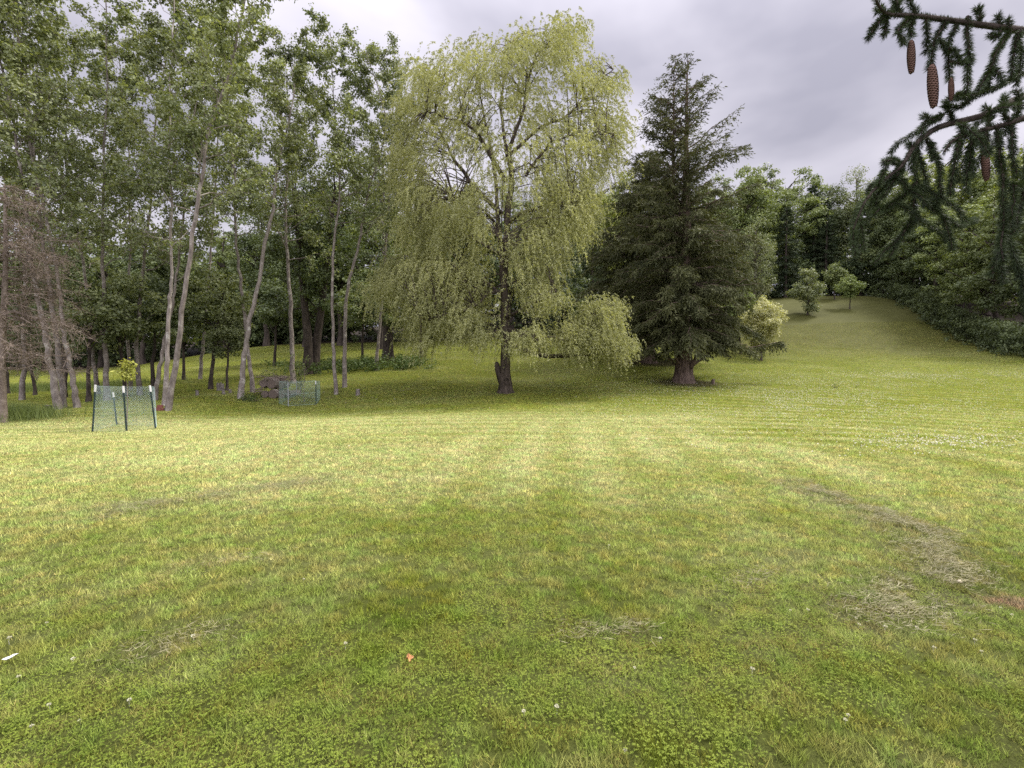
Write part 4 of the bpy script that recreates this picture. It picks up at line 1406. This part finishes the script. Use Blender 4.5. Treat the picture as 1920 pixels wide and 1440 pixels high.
fm = flower_mesh(.008)
FL = [(1608, 1153), (1605, 1168), (1611, 1180), (1753, 1151), (1751, 1225), (1840, 1230), (1828, 1210), (1660, 1187), (1719, 1186), (1411, 1268), (1897, 1161), (1876, 1148), (1854, 1079),
      (648, 1218), (982, 1346), (1044, 1340), (1172, 1418), (1190, 1262), (1515, 1153), (1482, 1152), (1590, 1352), (1585, 1362), (150, 1362), (92, 1334), (60, 1373), (35, 1280), (137, 1247), (18, 1208), (88, 1176),
      (362, 1205), (243, 1325), (1238, 1208), (1142, 1030), (570, 1093)]
for px, py in FL:
    q = G0(px, py)
    o = bpy.data.objects.new('clover_flower', fm)
    COL.objects.link(o)
    o.location = (q[0], q[1], gz(q[0], q[1])); o.rotation_euler.z = RNG.random() * 6
    o.scale = (RNG.uniform(.85, 1.3),) * 3
    tag(o, 'small white clover flower head in the near mown grass', 'flower', 'white clover flowers in the near lawn')

b = MB()
pos = []
zones = [((1550, 720), (260, 14), 4200), ((1750, 705), (170, 6), 3600), ((1640, 757), (170, 12), 1900), ((1770, 832), (80, 7), 380), ((1500, 745), (130, 12), 1500),
         ((1430, 770), (160, 12), 800), ((1700, 860), (160, 40), 350), ((1260, 697), (25, 4), 160), ((1600, 790), (260, 30), 700), ((700, 745), (60, 8), 60), ((1600, 930), (260, 50), 50),
         ((1240, 752), (60, 12), 160), ((900, 1200), (500, 140), 12)]
for (cx, cy), (sx, sy), n in zones:
    px = cx + RNG.standard_normal(n) * sx; py = cy + RNG.standard_normal(n) * sy
    k = (py > 692) & (px < 2050)
    for a, c in zip(px[k], py[k]):
        # march the ray to the ground
        r = ray(a, c)
        s = np.array([8., 10, 12, 14, 16, 18, 20, 22, 24, 26, 28, 30, 32, 34, 36, 38, 40])
        pos.append((a, c))
pos = np.array(pos)
ss = np.linspace(3, 48, 181)
R_ = np.array([ray(a, c) for a, c in pos])
R_ = R_ / R_[:, 1:2]
X_ = R_[:, 0:1] * ss; Z_ = CAM[2] + R_[:, 2:3] * ss
Gd = gz(X_, np.broadcast_to(ss, X_.shape))
hit = np.argmax(Z_ < Gd, axis=1)
ok = hit > 0
d = ss[hit[ok]] + RNG.uniform(-.12, .12, ok.sum())
x = R_[ok, 0] * d
n = len(d)
n2 = fbm(x * .8, d * .5)
k = (n2 > .40) & (d > 9.0)
x, d = x[k], d[k]; n = len(x)
p0 = np.stack([x, d, gz(x, d) + .05], -1)
for q in range(3):
    a = RNG.random(n) * 6.28
    b.leaves(p0 - np.stack([np.cos(a) * .012, np.sin(a) * .012, np.zeros(n)], -1), np.stack([np.cos(a), np.sin(a), .1 + 0 * a], -1),
             np.stack([RNG.normal(0, .8, n), -np.ones(n), np.ones(n) * .8], -1), .028, .024, .5)
tag(b.build('clover_flowers', M['flower']), kind='stuff')

# small things lying in the near grass
m = MB()
t = np.linspace(0, 2 * np.pi, 18, endpoint=False)
rr = .018 * (1 + .28 * np.cos(5 * t + .4) + .06 * RNG.standard_normal(18))
ring = np.stack([rr * np.cos(t), rr * np.sin(t), .010 * np.cos(3 * t) + .004 * RNG.standard_normal(18)], -1)
m.add(np.vstack([ring, [[0, 0, -.004]], ring - [0, 0, .0015], [[0, 0, -.0055]]]),
      t=[[k, (k + 1) % 18, 18] for k in range(18)] + [[19 + (k + 1) % 18, 19 + k, 37] for k in range(18)],
      q=[[k, 19 + k, 19 + (k + 1) % 18, (k + 1) % 18] for k in range(18)])
o = m.build('fallen_leaf', plain_mat('orange_leaf', (0.46, 0.23, 0.095), .6, .3, .3, 40))
q = G0(768, 1248); o.location = (q[0], q[1], gz(q[0], q[1]) + .045); o.rotation_euler = (.25, .15, 0)
tag(o, 'orange fallen leaf lying alone in the near grass', 'leaf')
m = MB()
m.leaves(np.array([[0, 0, 0], [.02, .01, .004]]), np.array([[1, .3, .15], [1, .5, .3]]), np.array([[0, -.4, 1.], [0, -.3, 1]]), .05, .02, .5)
m.leaves(np.array([[0, 0, -.002]]), np.array([[1, .3, .15]]), np.array([[0, -.4, 1.]]), .05, .02, .5)
o = m.build('paper_scrap', M['cap'])
q = G0(3, 1250); o.location = (q[0], q[1], gz(q[0], q[1]) + .04)
tag(o, 'small white scrap in the near grass at the left frame edge', 'litter')
m = MB()
dd = []
for la in np.linspace(-1.3, 1.3, 6):
    for lo in np.linspace(0, 2 * np.pi, 9, endpoint=False):
        dd.append((math.cos(la) * math.cos(lo), math.cos(la) * math.sin(lo), math.sin(la)))
dd = np.array(dd) * (1 + .12 * RNG.standard_normal((54, 1))) * np.array([.017, .014, .013])
m.add(dd, [[r * 9 + k, r * 9 + (k + 1) % 9, (r + 1) * 9 + (k + 1) % 9, (r + 1) * 9 + k] for r in range(5) for k in range(9)],
      [[45 + k, 45 + (k + 1) % 9, 45 + (k + 4) % 9] for k in range(9)])
o = m.build('pebble', plain_mat('cream_stone', (.48, .42, .30), .7, .3, .2, 30), None, True)
q = G0(1799, 1099); o.location = (q[0], q[1], gz(q[0], q[1]) + .035)
tag(o, 'pale cream pebble right of the dried clippings row', 'stone')

# ------------------------------------------------------------------ the near spruce whose boughs hang into the upper right
SD = 2.15
trunk_at = np.array([4.3, 2.6, 0.0])
trunk_at[2] = gz(trunk_at[0], trunk_at[1])
near = thing('near_spruce', trunk_at, 'near spruce whose dark cone bearing boughs hang into the upper right corner', 'tree')
M['cone'] = plain_mat('cone_scale', (0.125, 0.070, 0.05), .7, .2, .4, 60)
m = MB()
t = np.linspace(0, 1, 16)
m.tube(np.stack([0 * t, 0 * t, -.2 + t * 11.5], -1), flare(t, .26, .02, .4), 14, .12)
m.build('trunk', M['spruce_bark'], near, True)


def needles(mb, path, r, dens, nl, flat=False):
    seg = np.linalg.norm(np.diff(path, axis=0), axis=1)
    cum = np.concatenate([[0], np.cumsum(seg)])
    n = int(cum[-1] * dens)
    if n < 3: return
    s = RNG.random(n) * cum[-1]
    p = np.stack([np.interp(s, cum, path[:, c]) for c in range(3)], -1)
    ii = np.clip(np.searchsorted(cum, s) - 1, 0, len(path) - 2)
    tan = nz(np.diff(path, axis=0))[ii]
    rd = rand_dirs(n)
    rd = nz(rd - (rd * tan).sum(-1, keepdims=True) * tan)
    ax = nz(rd + tan * RNG.uniform(.45, 1.1, (n, 1)))
    mb.leaves(p + rd * r * .6, ax, RNG.standard_normal((n, 3)), nl * RNG.uniform(.7, 1.25, n), .0017, .35)


def cone(c_top, c_bot):
    ax = c_bot - c_top
    L = np.linalg.norm(ax); ax = ax / L
    R = L * .104 + .001
    e1 = nz(np.cross(ax, [0, 1.0, 0])); e2 = np.cross(ax, e1)
    mb = MB()
    prof = lambda u: R * np.sin(np.pi * np.clip(.10 + .86 * u, 0, 1)) ** .55
    u = np.linspace(0, 1, 14)
    mb.tube(c_top + ax * (u * L)[:, None], prof(u) * .82, 12, cap=True)
    nsc = 190
    k = np.arange(nsc)
    uu = (k + .5) / nsc
    th = k * 2.39996
    rd = np.cos(th)[:, None] * e1 + np.sin(th)[:, None] * e2
    rr = prof(uu)
    base = c_top + ax * (uu * L * .97)[:, None] + rd * (rr * .70)[:, None]
    side = np.cross(ax, rd)
    wv = (R * .42 * (.5 + .5 * rr / R))[:, None]
    l = R * .62
    tipv = base + ax * l + rd * (R * .36)
    v = np.stack([base - side * wv * .7, base + ax * l * .6 - side * wv + rd * R * .28, tipv, base + ax * l * .6 + side * wv + rd * R * .28, base + side * wv * .7], 1)
    tq = []
    for q in range(nsc):
        o5 = q * 5
        tq += [[o5, o5 + 1, o5 + 4]]
    i5 = np.arange(nsc) * 5
    T = np.concatenate([np.stack([i5, i5 + 1, i5 + 4], -1), np.stack([i5 + 1, i5 + 2, i5 + 3], -1), np.stack([i5 + 1, i5 + 3, i5 + 4], -1)])
    mb.add(v.reshape(-1, 3), t=T)
    return mb


def bough(main, twigs, r0, fresh=0.0, extra=0):
    """one bough: bark with its twigs, and the needles on them as a sub-part"""
    tb, nb_ = MB(), MB()
    mp_ = smooth_path([P(*q) for q in main], 24) - trunk_at
    tb.tube(mp_, np.linspace(r0, .004, 24), 7, .15)
    needles(nb_, mp_, .006, 3600, .017)
    paths = [mp_]
    for tw in twigs:
        p = smooth_path([P(*q) for q in tw], 12) - trunk_at
        p[1:] += RNG.standard_normal((11, 3)) * .0025
        tb.tube(p, np.linspace(.0062, .003, 12), 5)
        needles(nb_, p, .004, 6000, .023)
        paths.append(p)
    for k in range(extra):
        src = paths[RNG.integers(0, len(paths))]
        i0 = RNG.integers(2, len(src) - 1)
        tan = nz(src[i0] - src[i0 - 1])
        dv = nz(tan * .6 + RNG.standard_normal(3) * .6 + np.array([0, 0, -.75]))
        p = limb(src[i0], dv, RNG.uniform(.07, .2), -.2, 6, .05)
        tb.tube(p, np.linspace(.003, .0015, 6), 4)
        needles(nb_, p, .004, 5600, .022)
    bo = tb.build('bough', M['near_bark'], near, True)
    nb_.build('needles', M['needle'], bo)


s = SD
root_a = (2350, 120, 2.5)
bough([root_a, (2100, 85, 2.35), (1920, 58, 2.2), (1867, 50, s), (1792, 40, s), (1720, 30, s), (1667, 27, s - .02), (1650, 14, s - .04), (1640, -6, s - .06)],
      [[(1664, 28, s), (1640, 50, s - .03), (1628, 73, s - .04)], [(1662, 30, s), (1658, 68, s)],
       [(1712, 32, s), (1685, 55, s - .03), (1690, 72, s - .03), (1697, 82, s)], [(1713, 30, s), (1708, 48, s), (1708, 70, s)],
       [(1737, 35, s), (1738, 65, s + .03), (1738, 98, s + .05)], [(1775, 38, s), (1757, 65, s), (1748, 95, s), (1747, 128, s)],
       [(1797, 42, s), (1782, 70, s + .02), (1778, 100, s + .03), (1780, 152, s + .04)], [(1762, 70, s), (1772, 88, s + .02), (1778, 100, s + .03)],
       [(1814, 30, s), (1815, 90, s), (1818, 120, s), (1812, 175, s)], [(1782, 116, s + .02), (1800, 117, s), (1818, 112, s)],
       [(1780, 90, s), (1792, 98, s), (1800, 112, s)],
       [(1895, 58, s), (1872, 92, s - .04), (1860, 122, s - .06), (1845, 148, s - .08), (1836, 170, s - .08)], [(1860, 125, s - .06), (1872, 140, s - .07), (1882, 158, s - .07)],
       [(1858, 128, s - .06), (1850, 165, s)], [(1915, 55, s), (1902, 100, s), (1896, 145, s)], [(1908, 60, s), (1915, 110, s + .04), (1905, 160, s + .06)],
       [(1836, 45, s), (1836, 22, s), (1832, 16, s)], [(1874, 50, s), (1872, 28, s)], [(1892, 52, s), (1890, 36, s)],
       [(1716, 30, s), (1712, 12, s), (1703, -5, s)], [(1690, 28, s), (1682, 8, s), (1676, -8, s)], [(1668, 26, s), (1690, -4, s + .05)], [(1655, 18, s), (1644, 20, s)],
       [(1878, 60, s), (1864, 70, s), (1855, 62, s)]], .017, 0, 0)
for a, c in (((1708, 76, s - .012), (1709, 136, s - .016)), ((1747, 122, s - .015), (1751, 200, s - .02)), ((1783, 146, s + .03), (1784, 188, s + .03))):
    cone(P(*a) - trunk_at, P(*c) - trunk_at).build('pine_cone', M['cone'], near)
u = 2.3
bough([(2350, 60, 2.6), (2100, 120, 2.5), (1920, 180, 2.4), (1870, 205, u), (1825, 222, u), (1770, 235, u), (1740, 250, u - .03), (1712, 276, u - .06), (1692, 311, u - .08), (1655, 340, u - .1), (1622, 378, u - .12), (1600, 430, u - .13)],
      [[(1920, 135, u), (1880, 158, u), (1830, 178, u - .03), (1776, 186, u - .05)], [(1830, 178, u), (1800, 200, u), (1772, 198, u)],
       [(1770, 215, u), (1750, 225, u - .05), (1732, 218, u - .06)], [(1790, 232, u), (1775, 205, u), (1772, 190, u)],
       [(1738, 256, u), (1740, 275, u), (1752, 300, u)], [(1712, 276, u), (1716, 330, u), (1722, 345, u), (1756, 392, u)], [(1712, 276, u), (1730, 310, u), (1738, 350, u)],
       [(1712, 276, u - .06), (1702, 270, u - .06)], [(1692, 311, u), (1672, 300, u - .1), (1655, 305, u - .12)], [(1692, 312, u), (1680, 330, u - .1), (1650, 360, u), (1640, 395, u)],
       [(1718, 342, u), (1690, 370, u), (1640, 402, u - .1)], [(1718, 345, u), (1712, 380, u), (1716, 410, u), (1700, 432, u)], [(1722, 350, u), (1748, 360, u), (1760, 395, u)],
       [(1702, 425, u), (1685, 448, u), (1668, 482, u)], [(1700, 430, u), (1714, 405, u)], [(1730, 378, u), (1760, 400, u), (1795, 425, u)], [(1795, 425, u), (1830, 412, u + .1)],
       [(1655, 340, u - .1), (1640, 345, u), (1625, 360, u)], [(1622, 378, u - .12), (1605, 400, u), (1598, 450, u), (1605, 480, u)], [(1610, 405, u), (1618, 440, u), (1622, 470, u)],
       [(1745, 265, u), (1758, 300, u), (1765, 350, u), (1762, 372, u)], [(1700, 345, u), (1682, 335, u), (1665, 350, u)]], .019, 0, 14)
v2 = 2.0
bough([(2350, 150, 2.4), (2100, 190, 2.2), (1960, 210, v2), (1890, 232, v2), (1840, 245, v2), (1790, 262, v2), (1770, 285, v2)],
      [[(1800, 250, v2), (1795, 290, v2), (1785, 330, v2), (1780, 365, v2)], [(1825, 248, v2), (1818, 300, v2), (1825, 330, v2)], [(1848, 245, v2), (1850, 275, v2), (1846, 292, v2)],
       [(1870, 240, v2), (1875, 290, v2), (1880, 340, v2 - .1), (1880, 410, v2 - .1), (1882, 490, v2 - .15)], [(1895, 232, v2), (1900, 290, v2), (1905, 330, v2)],
       [(1925, 345, v2), (1905, 350, v2 - .1), (1886, 342, v2 - .1)], [(1940, 240, v2), (1930, 300, v2), (1918, 360, v2), (1905, 430, v2), (1885, 440, v2)],
       [(1882, 440, v2 - .1), (1900, 470, v2 - .1), (1912, 520, v2 - .1)], [(1882, 450, v2), (1868, 490, v2), (1858, 515, v2)], [(1850, 240, v2), (1858, 215, v2), (1850, 200, v2)],
       [(1890, 232, v2), (1880, 200, v2), (1885, 180, v2)], [(1810, 255, v2), (1800, 235, v2)], [(1905, 228, v2), (1912, 190, v2), (1905, 170, v2)]], .016, 0, 10)
cone(P(1846, 280, v2) - trunk_at, P(1850, 338, v2) - trunk_at).build('pine_cone', M['cone'], near)

# ------------------------------------------------------------------ sky and sun
SUN_AZ, SUN_EL = math.atan2(0.93, 0.36), math.radians(55)
w = bpy.data.worlds.new('World')
SC.world = w
w.use_nodes = True
N, L = w.node_tree.nodes, w.node_tree.links
N.clear()
sky = N.new('ShaderNodeTexSky'); sky.sky_type = 'NISHITA'; sky.sun_disc = False
sky.sun_elevation = SUN_EL; sky.sun_rotation = SUN_AZ
sky.dust_density = 3.0
tc = N.new('ShaderNodeTexCoord')
sp = N.new('ShaderNodeSeparateXYZ'); L.new(tc.outputs['Generated'], sp.inputs[0])
zz = mathn(N, L, 'ADD', mathn(N, L, 'MAXIMUM', sp.outputs[2], 0.0), 0.22)
cb = N.new('ShaderNodeCombineXYZ')
L.new(mathn(N, L, 'ADD', mathn(N, L, 'DIVIDE', sp.outputs[0], zz), 3.4), cb.inputs[0]); L.new(mathn(N, L, 'DIVIDE', sp.outputs[1], zz), cb.inputs[1])
no = N.new('ShaderNodeTexNoise'); no.inputs['Scale'].default_value = 1.15; no.inputs['Detail'].default_value = 5; no.inputs['Roughness'].default_value = .5
no.inputs['Distortion'].default_value = .25
L.new(cb.outputs[0], no.inputs['Vector'])
cr = N.new('ShaderNodeValToRGB')
e = cr.color_ramp.elements
e[0].position = .36; e[0].color = (0.40, 0.39, 0.47, 1)
e[1].position = .62; e[1].color = (0.80, 0.765, 0.85, 1)
L.new(no.outputs['Fac'], cr.inputs[0])
SKYK = 0.1
nk = mixrgb(N, L, sky.outputs[0], (0.1, 0.1, 0.1), 1.0, 'MULTIPLY')
mixc = mixrgb(N, L, nk, cr.outputs[0], 0.93)
# an overcast dome: brighter overhead than along this horizon, with fill light added in the unseen sky behind the viewer
up_ = mathn(N, L, 'MULTIPLY_ADD', mathn(N, L, 'POWER', mathn(N, L, 'MAXIMUM', sp.outputs[2], 0.0), 4.0), 3.0)
up_.node.inputs[2].default_value = 0.93
bk = mathn(N, L, 'MULTIPLY_ADD', mathn(N, L, 'MAXIMUM', mathn(N, L, 'MULTIPLY', sp.outputs[1], -1.0), 0.0), 1.9)
bk.node.inputs[2].default_value = 1.0
bg = N.new('ShaderNodeBackground'); L.new(mathn(N, L, 'MULTIPLY', mathn(N, L, 'MULTIPLY', up_, bk), 0.79), bg.inputs['Strength'])
L.new(mixc, bg.inputs['Color'])
out = N.new('ShaderNodeOutputWorld'); L.new(bg.outputs[0], out.inputs['Surface'])

sl = bpy.data.lights.new('sun', 'SUN')
sl.energy = 3.6
sl.angle = math.radians(15)
sl.color = (1.0, 0.95, 0.86)
so = bpy.data.objects.new('sun', sl)
COL.objects.link(so)
to_sun = Vector((math.sin(SUN_AZ) * math.cos(SUN_EL), math.cos(SUN_AZ) * math.cos(SUN_EL), math.sin(SUN_EL)))
so.rotation_euler = to_sun.to_track_quat('Z', 'Y').to_euler()
so.location = (30, 20, 40)

cam = bpy.data.cameras.new('camera')
cam.lens = 18.0
cam.sensor_width = 36.0
cam.clip_end = 3000
cam.clip_start = 0.05
co = bpy.data.objects.new('camera', cam)
COL.objects.link(co)
co.location = tuple(CAM)
co.rotation_euler = (math.pi / 2 - PITCH, 0, 0)
SC.camera = co

SC.view_settings.view_transform = 'Standard'
SC.view_settings.look = 'None'
SC.view_settings.gamma = 1
SC.view_settings.exposure = 0.6
SC.cycles.max_bounces = 5
SC.cycles.diffuse_bounces = 3
SC.cycles.glossy_bounces = 1
SC.cycles.transmission_bounces = 4
SC.cycles.use_denoising = False
